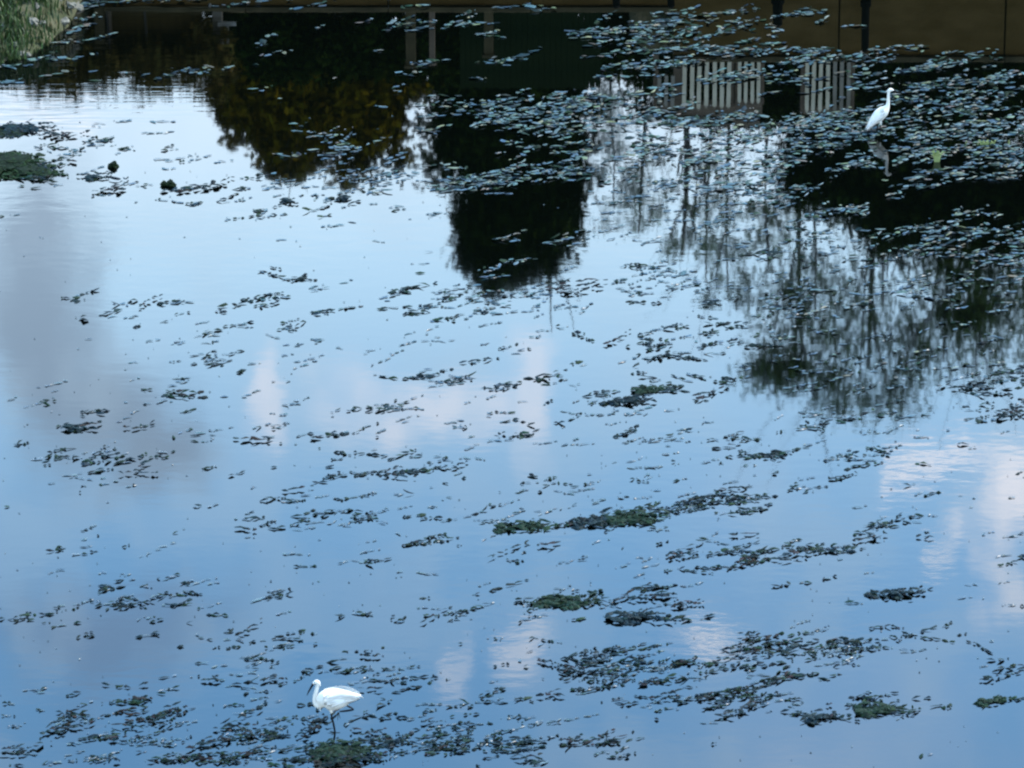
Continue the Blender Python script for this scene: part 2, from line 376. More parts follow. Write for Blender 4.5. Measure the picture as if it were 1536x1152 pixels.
boardfence(-190, 119, 128, 'brown vertical board fence mirrored behind the grassy corner of the bank', M['shed'], D=69.6, base=.6, pit=.11, fill=1.02)
def pier(u, v0, wpx, v1, m, label, name='pillar', D=69.2, frame=False):
    a, b_ = RZ(u, v0, D), RZ(u, v1, D); wd = wpx/114
    t_ = thing(name, label, 'pillar', (a.x, D, .28))
    MB().box((0, 0, (b_.z-.28)/2), (wd, wd, b_.z-.28)).build('shaft', m, t_, .008)
    MB().box((0, 0, b_.z-.28+.02), (wd*1.35, wd*1.35, .05)).build('cap', m, t_, .006)
    if frame:
        z = RZ(u, 36, D-.1).z - .28; z2 = RZ(u, 62, D-.1).z - .28
        MB().box((.13, -.1, z), (.24, .03, .045)).build('rail', M['white'], t_)
        for x in (.07, .14): MB().box((x, -.1, (z+z2)/2+.03), (.028, .026, z2-z-.02)).build('bar', M['white'], t_)
pier(326, 12, 15, 96, M['grey'], 'grey pillar with a small white rail and bars, mirrored at the upper left', frame=True)
pier(616, 32, 15, 96, M['cope'], 'dim grey pillar mirrored between the two dark trees')
pier(648, 32, 9, 92, M['rail'], 'thin reddish brown post mirrored just right of the dim grey pillar')
pier(733, 48, 14, 80, M['cope'], 'short olive grey post mirrored in front of the dark board fence', D=69.3)
pier(149, 10, 16, 62, M['cope'], 'pale stained post mirrored beside the grassy bank corner')
pier(163, 10, 8, 52, M['rail'], 'thin brown post mirrored right beside the pale stained post')

# ------------------------------------------------------------------ trees and hedges (seen as mirror images)
def leaves(name, blobs, m, parent, D, size=(.05, .11), seed=0, droop=0.0, tone=(.5, 1.3), origin=(0, 0, 0), density=1.0, spread=.17):
    """blobs: (u, v, ru, rv, n) - ellipsoids of foliage whose reflection is centred at (u, v)"""
    r = np.random.default_rng(seed); P = []; T = []
    for (u, v, ru, rv, n) in blobs:
        c = RZ(u, v, D); c1 = RZ(u+ru, v+rv, D); rx = c1.x-c.x; rz = c1.z-c.z; ry = min(rx, 1.6)
        n = int(n*density)
        nc = max(6, n//(70 if spread < .3 else 22))                                  # clumps in the blob
        q = r.normal(size=(nc, 3)); q /= np.linalg.norm(q, axis=1)[:, None]; q *= (r.random((nc, 1))**.45)
        cc = q*np.array([rx, ry, rz]) + np.array(c)
        ct = r.uniform(tone[0], tone[1], nc)
        k = r.integers(0, nc, n)
        s = spread*min(1.5, max(.5, rx))
        pts = cc[k] + r.normal(size=(n, 3))*np.array([s, s, s*.8])
        P.append(pts); T.append(ct[k]*r.uniform(.7, 1.3, n))
    P = np.concatenate(P); T = np.concatenate(T); n = len(P)
    P = P - np.array(origin)
    a = r.normal(size=(n, 3)); a[:, 2] *= .6; a /= np.linalg.norm(a, axis=1)[:, None]
    b_ = np.cross(a, r.normal(size=(n, 3))); b_ /= np.linalg.norm(b_, axis=1)[:, None]
    L = r.uniform(size[0], size[1], (n, 1)); W = L*.45
    V = np.empty((n, 4, 3)); V[:, 0] = P - a*L; V[:, 1] = P + b_*W; V[:, 2] = P + a*L; V[:, 3] = P - b_*W
    V[:, 2, 2] -= droop
    me = bpy.data.meshes.new(name); me.vertices.add(4*n); me.vertices.foreach_set('co', V.astype(np.float32).ravel())
    me.loops.add(4*n); me.loops.foreach_set('vertex_index', np.arange(4*n, dtype=np.int32))
    me.polygons.add(n); me.polygons.foreach_set('loop_start', np.arange(0, 4*n, 4, dtype=np.int32)); me.polygons.foreach_set('loop_total', np.full(n, 4, dtype=np.int32))
    tn = np.ones((n, 4, 4), dtype=np.float32); tn[..., 0] = (T*r.uniform(.85, 1.2, n))[:, None]; tn[..., 1] = T[:, None]; tn[..., 2] = (T*.9)[:, None]
    at = me.attributes.new('tone', 'FLOAT_COLOR', 'POINT'); at.data.foreach_set('color', tn.ravel())
    me.update(); me.validate()
    return link(name, me, m, parent)
def branches(mb, p, d, ln, r, depth, spread=.55, twigs=3, up=.15):
    n = 5; pts = [Vector(p)]; dd = Vector(d).normalized()
    for i in range(n):
        dd = (dd + Vector((random.gauss(0, .09), random.gauss(0, .09), random.gauss(0, .05) + up*.2))).normalized()
        pts.append(pts[-1] + dd*ln/n)
    rad = [max(.003, r*(1 - .6*i/n)) for i in range(n+1)]
    mb.tube(pts, rad, 6 if r > .02 else 4)
    if depth > 0:
        for k in range(twigs):
            i = random.randint(2, n); q = pts[i]
            nd_ = (dd + Vector((random.uniform(-1, 1)*spread, random.uniform(-1, 1)*spread, random.uniform(-.1, .4)*spread))).normalized()
            branches(mb, q, nd_, ln*random.uniform(.5, .75), rad[i]*.65, depth-1, spread, twigs, up)
def tree(name, label, u, vtop, D, blobs, m, cat='tree', size=(.05, .11), seed=0, trunk=.09, bark='bark', group=None, tone=(.5, 1.3), density=1.0, stems=None, base=None):
    b0 = RZ(u, 0, D); base = (.4 if b0.x < 1.6 else 1.0) if base is None else base
    org = Vector((b0.x, D, base)); t_ = thing(name, label, cat, org, 0, group)
    top = RZ(u, vtop, D).z - base
    for k, (su, sv, sr) in enumerate(stems or [(u, vtop, trunk)]):
        q = MB(); e = RZ(su, sv, D) - org; e.y = random.uniform(-.3, .3)
        pts = [Vector((e.x*.1*k, 0, -.1))]
        for i in range(1, 8):
            f = i/7; pts.append(Vector((e.x*(f**1.4) + .04*math.sin(i*1.7+seed), e.y*f, e.z*f)))
        q.tube(pts, [sr*(1.15 - .8*i/7) for i in range(8)], 8)
        random.seed(seed*13+k)
        for i in (3, 4, 5, 6, 6):
            branches(q, pts[i], (random.uniform(-1, 1), random.uniform(-.7, .7), .7), e.z*.22, sr*.4, 1, .6, 3)
        q.build('trunk', M[bark], t_, smooth=True)
    if blobs:
        leaves('crown', blobs, m, t_, D, size, seed, tone=tone, origin=org, density=density, spread=.17 if m is not M['leafC'] else .34)
    return t_
# tree A: olive bush tree on the left
tree('bushy_tree', 'dark olive bushy tree mirrored at the upper left, tip reaching down to the floating lumps', 440, 235, 73.5,
     [(470, 80, 150, 75, 9000), (400, 150, 82, 70, 5200), (500, 160, 95, 55, 5200), (430, 215, 62, 36, 2600), (535, 190, 60, 38, 2200), (365, 130, 45, 70, 2600), (590, 110, 45, 50, 2400), (430, 243, 45, 14, 500), (580, 195, 60, 50, 700), (540, 240, 90, 26, 500), (345, 150, 30, 70, 500)],
     M['leafA'], seed=3, trunk=.08, cat='tree', group='dark trees mirrored across the top')
# tree B
tree('broad_tree', 'tallest dense dark green tree mirrored left of centre, its reflection narrowing to a blunt tip', 780, 415, 75.5,
     [(760, 130, 130, 85, 9500), (745, 220, 112, 62, 6500), (830, 225, 60, 70, 3800), (785, 300, 92, 60, 6200), (772, 365, 76, 48, 5200), (738, 405, 42, 32, 1500), (835, 345, 40, 50, 1500), (715, 350, 24, 70, 1600)],
     M['leafB'], seed=5, trunk=.12, group='dark trees mirrored across the top')
# bare saplings
def bare(u, vtop, D, r, seed, label, n=4, ln=.35, m='bark_g'):
    b0 = RZ(u, 0, D); base = 1.0 if b0.x > 1.6 else .4; org = Vector((b0.x, D, base)); h = RZ(u, vtop, D).z - base
    t_ = thing('bare_tree', label, 'tree', org, 0, 'thin bare trees mirrored in the middle'); random.seed(seed)
    q = MB(); pts = [Vector((.05*math.sin(i*1.3+seed)*(i/6), 0, h*i/6 - (.1 if i == 0 else 0))) for i in range(7)]
    q.tube(pts, [r*(1.1-.75*i/6) for i in range(7)], 7); q.build('trunk', M['bark'], t_, smooth=True)
    q = MB()
    for k in range(n):
        i = random.randint(2, 5); branches(q, pts[i], (random.choice((-1, 1))*random.uniform(.15, .7), random.uniform(-.5, .5), 1.0), h*ln*.42*random.uniform(.6, 1), r*.40, 2, .45, 2)
    q.build('branches', M[m], t_, smooth=True)
    leaves('sparse_crown', [(u, vtop-30, 55, 40, 260), (u+15, vtop-110, 60, 60, 260)], M['leafC'], t_, D, (.03, .07), seed, origin=org)
bare(1030, 385, 76.0, .075, 21, 'straight dark bare tree mirrored in the pale middle gap, thickest of the thin ones', 9, .4)
bare(966, 352, 77.0, .045, 22, 'thin leaning bare tree mirrored left of the thickest bare trunk', 5, .3)
bare(1068, 420, 78.0, .04, 23, 'spindly bare tree mirrored just right of the thickest bare trunk', 10, .42)
bare(1098, 455, 79.0, .035, 24, 'tall spindly bare tree mirrored beside the leafy right hand trees', 10, .42)
tree('added_screen_tree', 'slender silvery tree added to screen the bright sky, mirrored as a pale grey plume right of the dark green tree', 918, 320, 77.2,
     [(905, 160, 30, 34, 800), (912, 215, 36, 44, 700), (920, 270, 42, 44, 420), (930, 330, 42, 44, 300), (960, 300, 30, 50, 160)],
     M['leafS'], size=(.025, .05), seed=41, trunk=.03, bark='bark_g')  # tree added as a thin leaf screen to grey the bright sky gap
# right: a black dense tree and looser trees behind
tree('dense_tree', 'black dense tree mirrored at the right below the far egret', 1380, 350, 74.5,
     [(1400, 285, 150, 52, 12000), (1500, 300, 120, 62, 11000), (1270, 270, 90, 46, 5200), (1600, 290, 90, 70, 4500), (1370, 325, 110, 34, 4200), (1230, 215, 60, 50, 2500), (1320, 205, 90, 40, 3200), (1450, 190, 60, 42, 2200)],
     M['leafB'], seed=8, trunk=.14, group='dark trees mirrored across the top')
tree('loose_tree', 'loose green tree mirrored at the right, nearest the middle, with the sky showing through', 1200, 560, 79,
     [(1215, 490, 70, 56, 420), (1170, 540, 48, 38, 380), (1205, 560, 44, 24, 220), (1230, 420, 60, 50, 300), (1250, 590, 46, 26, 260), (1150, 560, 34, 22, 150)],
     M['leafC'], size=(.04, .075), density=1.9, seed=11, trunk=.06, group='loose trees mirrored at the right', stems=[(1195, 545, .06), (1225, 470, .04)])
tree('loose_tree', 'loose tree with a dark forked trunk mirrored in the middle of the right hand trees', 1310, 590, 80.5,
     [(1300, 520, 70, 66, 330), (1320, 460, 60, 50, 220), (1290, 600, 50, 26, 120), (1340, 600, 40, 24, 170), (1375, 540, 44, 50, 220)],
     M['leafC'], size=(.04, .075), density=1.9, seed=12, trunk=.07, group='loose trees mirrored at the right', stems=[(1307, 560, .085), (1330, 470, .05), (1290, 600, .03)])
tree('loose_tree', 'loose bright green tree mirrored at the right edge of the picture', 1460, 540, 79.5,
     [(1450, 470, 50, 26, 800), (1500, 420, 80, 40, 800), (1430, 400, 60, 40, 500), (1400, 520, 46, 50, 200), (1480, 530, 60, 34, 240), (1560, 470, 60, 60, 500)],
     M['leafC'], size=(.04, .075), density=1.9, seed=13, trunk=.07, group='loose trees mirrored at the right', stems=[(1415, 540, .05), (1470, 520, .06), (1392, 560, .03)])
tree('loose_tree', 'young loose tree mirrored between the bare trees and the leafy ones', 1150, 400, 78.5,
     [(1160, 340, 50, 40, 250), (1180, 420, 50, 60, 200), (1130, 440, 40, 40, 100)], M['leafC'], size=(.04, .08), seed=14, trunk=.035, group='loose trees mirrored at the right')
# hedges
def hedge(label, D, blobs, m, seed, u):
    b0 = RZ(u, 0, D); org = Vector((b0.x, D, .4)); t_ = thing('hedge', label, 'hedge', org, 0, 'hedges behind the bank wall')
    leaves('foliage', blobs, m, t_, D, (.04, .08), seed, origin=org)
    q = MB()
    for k in range(5): q.tube([((k-2)*.5, 0, -.2), ((k-2)*.5+.05, 0, .5), ((k-2)*.52, .05, 1.1)], [.02, .016, .01], 5)
    q.build('stems', M['bark'], t_)
hedge('clipped dark hedge mirrored at the top left of centre behind the olive tree', 71.6, [(u, 62, 55, 58, 3000) for u in range(350, 680, 50)], M['leafB'], 31, 500)
hedge('clipped dark hedge mirrored behind the dark board fence', 71.8, [(u, 66, 55, 62, 3000) for u in range(700, 1010, 50)], M['leafB'], 32, 850)
hedge('dark hedge mirrored behind the cream picket fence', 72.0, [(u, 110, 60, 85, 3600) for u in range(1010, 1300, 50)], M['leafB'], 33, 1150)
hedge('dark hedge mirrored behind the far egret up to the right edge', 72.3, [(u, 120, 65, 90, 3800) for u in range(1310, 1720, 55)], M['leafB'], 34, 1450)

hedge('ragged olive brown hedge mirrored at the upper left above the rippled bright water', 69.1, [(u, v, 34, rv, n) for u, v, rv, n in ((-130, 76, 62, 1500), (-70, 86, 54, 1500), (-10, 90, 52, 1500), (45, 84, 58, 1500), (100, 90, 48, 1200), (140, 104, 30, 700), (185, 98, 36, 800), (235, 92, 42, 1000), (280, 96, 44, 1000), (312, 80, 64, 1200), (215, 124, 22, 220), (70, 130, 20, 220), (330, 120, 30, 300))], M['leafO'], 35, 100)
# ------------------------------------------------------------------ grassy, stony corner of the bank
def blades(name, pts, m, parent=None, h=(.08, .2), seed=0, wd=.012, lean=.5):
    r = np.random.default_rng(seed); V = []; F = []; T = []
    for (x, y, z, n, s) in pts:
        for _ in range(n):
            px, py = x + r.normal()*s, y + r.normal()*s*1.6; hh = r.uniform(*h); a = r.uniform(0, 6.28); l = r.uniform(0, lean)*hh
            zz = z if z is not None else bank_z(px, py)
            if z is None and zz < -.05: continue
            k = len(V); cx, sx_ = math.cos(a), math.sin(a); w2 = wd*r.uniform(.6, 1.4)
            V += [(px-sx_*w2, py+cx*w2, zz-.02), (px+sx_*w2, py-cx*w2, zz-.02), (px+cx*l*.4+sx_*w2*.8, py+sx_*l*.4-cx*w2*.8, zz+hh*.6), (px+cx*l*.4-sx_*w2*.8, py+sx_*l*.4+cx*w2*.8, zz+hh*.6), (px+cx*l, py+sx_*l, zz+hh)]
            F += [(k, k+1, k+2, k+3), (k+3, k+2, k+4)]; t_ = r.uniform(.45, 1.6); T += [(t_*r.uniform(.9, 1.3), t_, t_*.8, 1)]*5
    return link(name, mesh_from(name, V, F, T), m, parent)
gp = []
for _ in range(420):
    u = random.uniform(-260, 112); v = random.uniform(-40, 95)
    x, y, s, _q = G(u, v)
    if y > shore_y(x) - .05:
        green = (u < 75 and v > 25) or random.random() < .3
        gp.append((x, y, green))
tag(blades('grass', [(x, y, None, 26, .10) for x, y, g_ in gp if g_], M['grass'], None, (.06, .18), 3, .012, .9), kind='stuff')
tag(blades('dry_grass', [(x, y, None, 16, .12) for x, y, g_ in gp if not g_], M['straw'], None, (.04, .13), 4, .012, 1.2), kind='stuff')
stm = []
for k in range(4):
    q = MB().lump((0, 0, 0), (.09, .075, .05), k+3, 6, 9, .5); me = mesh_from('stone', q.V, q.F, smooth=False); me.materials.append(M['stone']); stm.append(me)
bk = random.Random(5)
for _ in range(110):
    u = bk.uniform(-80, 118); v = bk.uniform(-20, 92); x, y, s, _q = G(u, v)
    if y < shore_y(x) - .08: continue
    o = link('stone', stm[bk.randint(0, 3)], None, bank); o.location = (x, y, bank_z(x, y) + .01); o.rotation_euler = (bk.uniform(-.4, .4), bk.uniform(-.4, .4), bk.uniform(0, 6)); f = bk.uniform(.35, 1.1); o.scale = (f, f, f)

# ------------------------------------------------------------------ floating weed
class Weed:
    def __init__(s): s.V = []; s.F = []; s.T = []
    def leaf(s, x, y, z, L, W, ang, tilt, hump, tone):
        n = random.choice((6, 7, 8)); k = len(s.V); ca, sa = math.cos(ang), math.sin(ang)
        bend = random.gauss(0, .35)
        for i in range(n):
            q = 2*math.pi*(i + random.uniform(-.25, .25))/n; rr = random.uniform(.6, 1.25)
            a, b_ = rr*math.cos(q)*L/2, rr*math.sin(q)*W/2; b_ += bend*(a*a/(L+1e-6))
            s.V.append((x + a*ca - b_*sa, y + a*sa + b_*ca, z + tilt[0]*a + tilt[1]*b_ - abs(hump)*.3*random.random()))
            s.T.append((*tone, 1))
        s.V.append((x, y, z + hump)); s.T.append((*tone, 1))
        for i in range(n): s.F.append((k+i, k+(i+1) % n, k+n))
    def build(s, name, m, parent=None):
        return link(name, mesh_from(name, s.V, s.F, s.T), m, parent)
ST_ = {k: Weed() for k in ('dark', 'green', 'wet', 'pale', 'brown')}
def tone_():
    t_ = random.uniform(.45, 1.6); return (t_*random.uniform(.85, 1.3), t_, t_*random.uniform(.8, 1.3))
def one(store, u, v, lp, hp, ang, kind, lift=0):
    if 1312 < u < 1340 and 208 < v < 272 and random.random() < .8: return     # a gap in the weed before the far egret
    """a leaf about lp px long and hp px deep as seen in the picture"""
    x, y, s, sn = G(u, v); L = lp/s; W = max(.012, hp/(s*sn)*.75)
    if kind == 'wet':
        z = .004 + random.random()*.004; tl = (random.gauss(0, .05), random.gauss(.0, .07)); hump = random.uniform(.001, .006)
    elif kind == 'pale':
        z = .006 + random.random()*.02; tl = (random.gauss(0, .07), random.gauss(0, .10)); hump = random.uniform(.002, .010)
    else:
        z = .003 + random.random()*.008 + lift*.7; tl = (random.gauss(0, .14), random.gauss(0, .22)); hump = random.uniform(.004, .018)
    zmin = abs(tl[0])*L/2 + abs(tl[1])*W/2
    tn = tone_()
    if kind == 'pale':
        q = random.random()
        if q < .12: tn = (tn[0]*1.5, tn[1]*1.1, tn[2]*.6)       # yellowing
        elif q < .24: tn = (tn[0]*1.3, tn[1]*.7, tn[2]*.5)         # brown, rotting
    store.leaf(x, y, z + zmin*.6, L, W, ang, tl, hump, tn)
def patch(x, y, rx, ry, n, slope=-.08, kind='d', store=None, size=1.15):
    """scatter n leaves as short strands inside an ellipse (given where the photo shows it)"""
    done = 0
    while done < n:
        q = random.uniform(0, 6.283); rr = math.sqrt(random.random())
        if random.random() < .12: rr *= 1.25
        u = x + rr*rx*math.cos(q); v = y + rr*ry*math.sin(q) + slope*(rr*rx*math.cos(q))
        sl = slope - .05 + random.gauss(0, .12)
        for _ in range(random.choice((1, 2, 3, 4, 5, 6))):
            lp = random.lognormvariate(math.log(8.2), .55)*size; hp = random.uniform(1.0, 3.4)*size; lp = min(lp, 19)
            kk = kind
            if kind == 'd': kk = random.choice(('dark', 'dark', 'dark', 'green', 'wet'))
            elif kind == 'm': kk = random.choice(('dark', 'wet', 'wet', 'wet', 'green'))
            elif kind == 'f': kk = 'wet'; 
            elif kind == 'v': kk = random.choice(('dark', 'dark', 'dark', 'brown'))
            elif kind == 'g': kk = random.choice(('green', 'green', 'dark', 'brown'))
            elif kind == 'p': kk = random.choice(('pale', 'pale', 'pale', 'pale', 'wet', 'wet', 'dark', 'green'))
            if kind in 'mf': lp *= .85; hp *= .75
            if kk == 'pale': lp *= .98; hp *= 1.0
            _, _, s, sn = G(u, v)
            ang = math.atan2(-sl/sn, 1) + random.gauss(0, .30)
            one(store or ST_[kk], u, v, lp, hp, ang, 'wet' if kk == 'wet' else ('pale' if kk == 'pale' else 'x'), .02 if kind == 'v' else 0)
            done += 1
            u += lp*random.uniform(.45, 1.0); v += sl*lp + random.gauss(0, .8)
            if done >= n: break
WEED = [
# upper middle strip
(510,275,120,20,110,'f'),(500,285,100,14,40,'p'),(590,267,18,8,12,'d'),(490,302,26,3,10,'d'),(520,307,12,2,4,'d'),(430,322,48,3,12,'m',-.12),(396,330,16,4,5,'m'),(490,325,10,3,3,'m'),
(527,332,8,2,2,'f'),(583,317,10,2,3,'m'),(600,311,14,3,4,'f'),(560,307,12,2,3,'f'),(640,325,26,9,14,'f'),(647,377,5,2,1,'m'),(630,395,14,2,3,'f'),(632,411,4,2,1,'m'),(422,362,10,2,2,'f'),
(422,414,34,8,14,'d',.15),(430,424,20,5,8,'d'),(460,437,26,5,9,'f'),(405,446,26,5,16,'d'),(388,462,14,5,7,'d'),(482,470,26,5,14,'d'),(432,493,22,5,10,'d',-.15),(440,483,20,5,6,'m'),(512,425,4,2,1,'m'),(528,420,5,2,1,'f'),
(450,515,30,6,8,'f'),(420,533,18,4,4,'f'),(560,466,20,3,7,'d'),(575,451,20,4,6,'f'),(605,437,20,8,16,'d'),(655,444,32,8,24,'m'),(676,449,12,3,6,'d'),(620,470,24,6,16,'d',-.15),(645,462,20,4,8,'m'),(668,482,20,3,9,'d'),
(710,475,30,7,16,'m'),(730,455,44,20,46,'p'),(660,505,40,12,8,'f'),(630,495,30,8,4,'f'),(620,520,20,6,5,'f'),(750,520,20,6,7,'m'),
(850,433,42,9,40,'v',-.03),(800,442,26,7,20,'m'),(922,424,16,3,7,'d'),(945,402,16,6,12,'d',.1),(980,425,62,30,100,'f'),(985,420,60,28,40,'m'),(1112,386,26,4,13,'d'),(1145,388,16,3,6,'d'),(1045,435,5,2,2,'d'),(985,456,6,3,2,'d'),(942,455,12,3,5,'d'),
(1057,457,16,4,10,'d'),(1096,449,5,2,2,'d'),(1140,460,20,3,8,'d'),(1090,440,60,14,24,'f'),(790,465,24,6,10,'f'),(835,460,40,9,18,'f'),(806,477,14,2,3,'f'),(860,497,18,5,9,'d',.1),(835,493,10,3,3,'m'),(790,502,16,6,8,'f'),
(915,517,14,3,7,'v'),(955,518,16,4,7,'d'),(988,521,22,6,15,'d'),(1015,492,15,3,7,'d'),(1075,487,22,3,12,'d'),(1060,497,30,5,14,'d'),(1112,520,22,3,12,'d'),(1070,516,40,6,14,'m'),(1040,500,90,28,60,'m'),(785,525,8,2,3,'d'),(880,470,20,8,5,'f'),(1000,535,60,6,12,'m'),
# left middle
(110,445,22,3,9,'d'),(105,453,16,2,4,'d'),(183,457,16,3,7,'d'),(216,460,14,3,8,'v'),(245,455,20,5,9,'d'),(272,452,14,6,7,'m'),(254,472,12,2,3,'d'),(120,478,14,3,5,'d',.05),(150,476,8,4,4,'d'),(205,490,6,2,2,'d'),(240,483,8,2,2,'m'),
(330,463,12,6,7,'d'),(300,503,36,7,12,'m'),(310,516,10,3,3,'m'),(330,490,20,3,5,'m'),(135,508,5,2,1,'m'),(290,540,36,8,12,'m'),(215,513,14,3,3,'f'),(178,478,12,8,4,'f'),(370,452,16,4,8,'d'),(355,490,14,3,4,'f'),(455,513,30,7,7,'m'),
(68,604,18,5,6,'m'),(70,589,20,3,3,'f'),(112,643,14,3,14,'v'),(136,622,15,8,9,'d'),(90,638,8,3,3,'m'),(152,619,5,3,3,'d'),(196,643,9,4,6,'v'),(214,641,8,2,4,'d'),(233,638,6,2,2,'m'),
(262,592,30,6,26,'g',.05),(212,586,9,3,4,'d'),(275,568,10,4,5,'m'),(220,606,6,2,2,'d'),(251,604,8,2,2,'d'),(312,548,32,12,20,'m'),(357,558,7,2,3,'d'),(345,597,34,3,5,'f'),(288,619,14,3,4,'m'),(330,535,30,8,8,'m'),
(16,672,14,2,6,'d',-.35),(28,669,5,2,2,'d'),(62,685,15,7,9,'d'),(92,678,18,4,8,'d'),(88,691,16,4,8,'d',-.15),(122,692,22,7,16,'d'),(152,690,15,7,11,'d'),(174,694,14,4,9,'d',-.15),(212,688,18,3,7,'d',-.15),(232,680,6,2,3,'d'),(249,685,7,3,3,'d'),
(150,677,28,4,12,'m',-.12),(75,697,10,2,3,'d'),(140,707,16,3,7,'d'),(196,711,16,3,11,'v'),(155,727,6,2,3,'d'),(155,718,6,2,2,'m'),(190,730,16,3,4,'m'),(120,729,7,2,2,'m'),(120,739,5,2,1,'m'),(78,728,10,3,2,'f'),(100,712,20,3,3,'f'),
(268,656,10,4,5,'d'),(290,653,8,2,3,'d'),(285,666,12,4,4,'m'),(305,703,14,2,5,'d',-.15),(346,713,8,3,3,'d'),(320,656,10,4,3,'m'),(10,762,5,2,1,'d'),(24,771,7,2,1,'m'),(115,800,12,3,4,'m'),(146,805,6,2,1,'m'),(130,810,4,1,1,'m'),(165,754,6,1,1,'f'),
(365,660,14,3,9,'v',.1),(375,645,14,3,4,'m'),(362,780,22,3,9,'d'),(292,763,9,2,2,'m'),(318,760,8,2,2,'m'),(362,795,14,3,8,'v',.2),(370,808,8,2,2,'m'),(262,801,3,1,1,'m'),(370,770,14,2,4,'m'),(75,826,10,2,3,'m'),(85,823,14,4,4,'m'),(130,821,5,3,2,'m'),(185,823,12,3,3,'m'),
# centre
(405,641,20,5,8,'m'),(392,657,10,2,3,'m'),(410,625,16,8,6,'f'),(560,610,42,14,34,'m'),(562,619,14,3,7,'d'),(595,633,26,2,6,'f'),(490,654,24,2,9,'d',-.05),(467,658,4,3,3,'v'),(440,655,6,2,3,'d'),(440,667,6,2,1,'d'),(484,673,6,2,1,'d'),(420,665,6,3,2,'m'),
(525,650,22,4,7,'m'),(569,656,4,2,1,'d'),(567,675,6,2,1,'m'),(540,682,38,3,13,'d',.05),(584,688,14,3,6,'d'),(505,692,20,3,4,'m'),(500,700,6,2,1,'d'),(414,702,5,2,1,'d'),(545,705,24,4,4,'f'),(628,683,8,2,1,'d'),(610,686,8,3,2,'f'),
(472,722,20,3,9,'d',-.15),(498,716,14,4,8,'d'),(525,715,20,3,7,'d'),(555,712,14,3,4,'m'),(577,713,14,5,16,'v'),(606,709,22,6,24,'d',-.08),(630,706,10,4,9,'d',-.1),(652,704,14,4,8,'d'),(662,691,12,2,5,'d'),(681,701,6,3,4,'v'),(640,696,10,3,3,'m'),
(425,741,14,2,4,'v'),(400,753,12,4,8,'d'),(446,754,14,3,5,'d',.2),(455,743,8,2,1,'m'),(515,745,22,4,9,'d',-.1),(556,742,20,8,8,'m'),(482,772,18,5,14,'d'),(455,777,12,3,6,'d'),(540,774,30,7,26,'d'),(436,791,14,2,6,'d'),(475,786,24,3,6,'m'),(412,797,6,3,5,'d'),(388,790,10,6,9,'d'),
(505,790,34,3,8,'m'),(475,810,4,2,1,'d'),(628,777,26,4,10,'d'),(643,765,8,4,3,'m'),(573,786,8,3,3,'m'),(597,740,14,3,3,'m'),(670,725,6,2,2,'d'),(695,716,4,2,1,'d'),(678,747,6,2,1,'m'),(646,731,4,2,1,'m'),(695,779,30,6,10,'m'),(712,773,9,3,5,'d'),(740,781,22,4,8,'m'),(730,757,6,2,1,'m'),(752,740,8,2,1,'d'),
(640,809,36,8,28,'d',-.1),(607,819,9,3,7,'g'),(705,815,34,4,9,'m'),(560,813,24,2,3,'f'),(455,740,30,10,5,'f'),(590,765,40,12,10,'f'),(685,690,20,3,4,'f'),
(630,570,34,4,14,'d',.06),(688,571,26,5,16,'d'),(636,562,8,2,3,'d'),(665,556,14,4,5,'d'),(696,548,14,5,9,'d'),(738,580,20,9,20,'m'),(745,585,10,4,6,'d'),(560,563,22,4,7,'m',.15),(745,622,16,5,8,'m'),(765,630,16,4,8,'d'),(746,655,6,3,4,'v'),(692,640,14,6,7,'m'),(720,600,40,10,6,'f'),(640,560,60,8,8,'f'),
(500,620,16,8,6,'m'),(470,600,30,10,6,'f'),
# right of centre
(806,566,8,8,9,'d'),(792,569,6,3,3,'d'),(832,560,9,4,6,'m'),(825,577,14,2,4,'d'),(846,570,5,2,2,'d'),(863,578,5,2,2,'m'),(980,543,64,7,34,'d'),(870,547,20,5,5,'m'),
(945,604,26,5,16,'v'),(965,586,18,6,14,'g'),(895,592,26,4,14,'d'),(1005,587,20,4,14,'d'),(1050,597,11,4,9,'v'),(1068,590,8,2,3,'d'),(1030,568,22,9,14,'m',.3),(1078,570,14,6,14,'d'),(960,565,16,4,7,'d',.1),(985,573,20,3,4,'m'),(815,607,6,3,3,'d'),(840,620,10,5,5,'m'),(835,636,5,2,2,'d'),(876,603,20,4,10,'m'),
(950,620,50,4,14,'f'),(895,622,10,3,3,'m'),(935,652,20,5,18,'d'),(990,659,32,5,20,'m'),(955,664,30,3,8,'m'),(778,647,16,5,8,'d'),(778,655,18,3,7,'d'),(870,630,14,5,4,'m'),(1078,659,22,5,20,'d'),(1133,681,26,7,28,'d'),(1070,672,12,2,4,'d'),(1105,686,36,3,10,'d'),(1075,695,30,3,6,'m'),(1120,700,14,3,4,'m'),(1060,601,20,3,4,'m'),
(822,724,42,6,16,'m'),(800,715,6,2,2,'d'),(858,730,6,2,2,'d'),(795,738,20,4,5,'m'),(960,717,20,6,10,'m'),(1005,724,14,3,3,'m'),(982,736,5,2,1,'d'),(950,695,40,8,6,'f'),(1008,693,6,2,1,'m'),(935,747,8,2,2,'m'),(885,756,10,2,2,'f'),(1130,716,10,3,2,'m'),(1085,727,20,3,3,'f'),
(785,770,50,8,12,'f'),(1010,760,36,4,24,'d',-.12),(1070,752,46,7,80,'d',-.04),(1000,768,60,5,50,'d',-.12),(860,786,60,4,40,'g',-.05),(1105,768,36,4,26,'d'),(1075,738,14,3,8,'v'),(1111,734,8,2,4,'d',-.2),(1130,745,24,5,8,'m'),(930,785,90,12,20,'m',-.1),
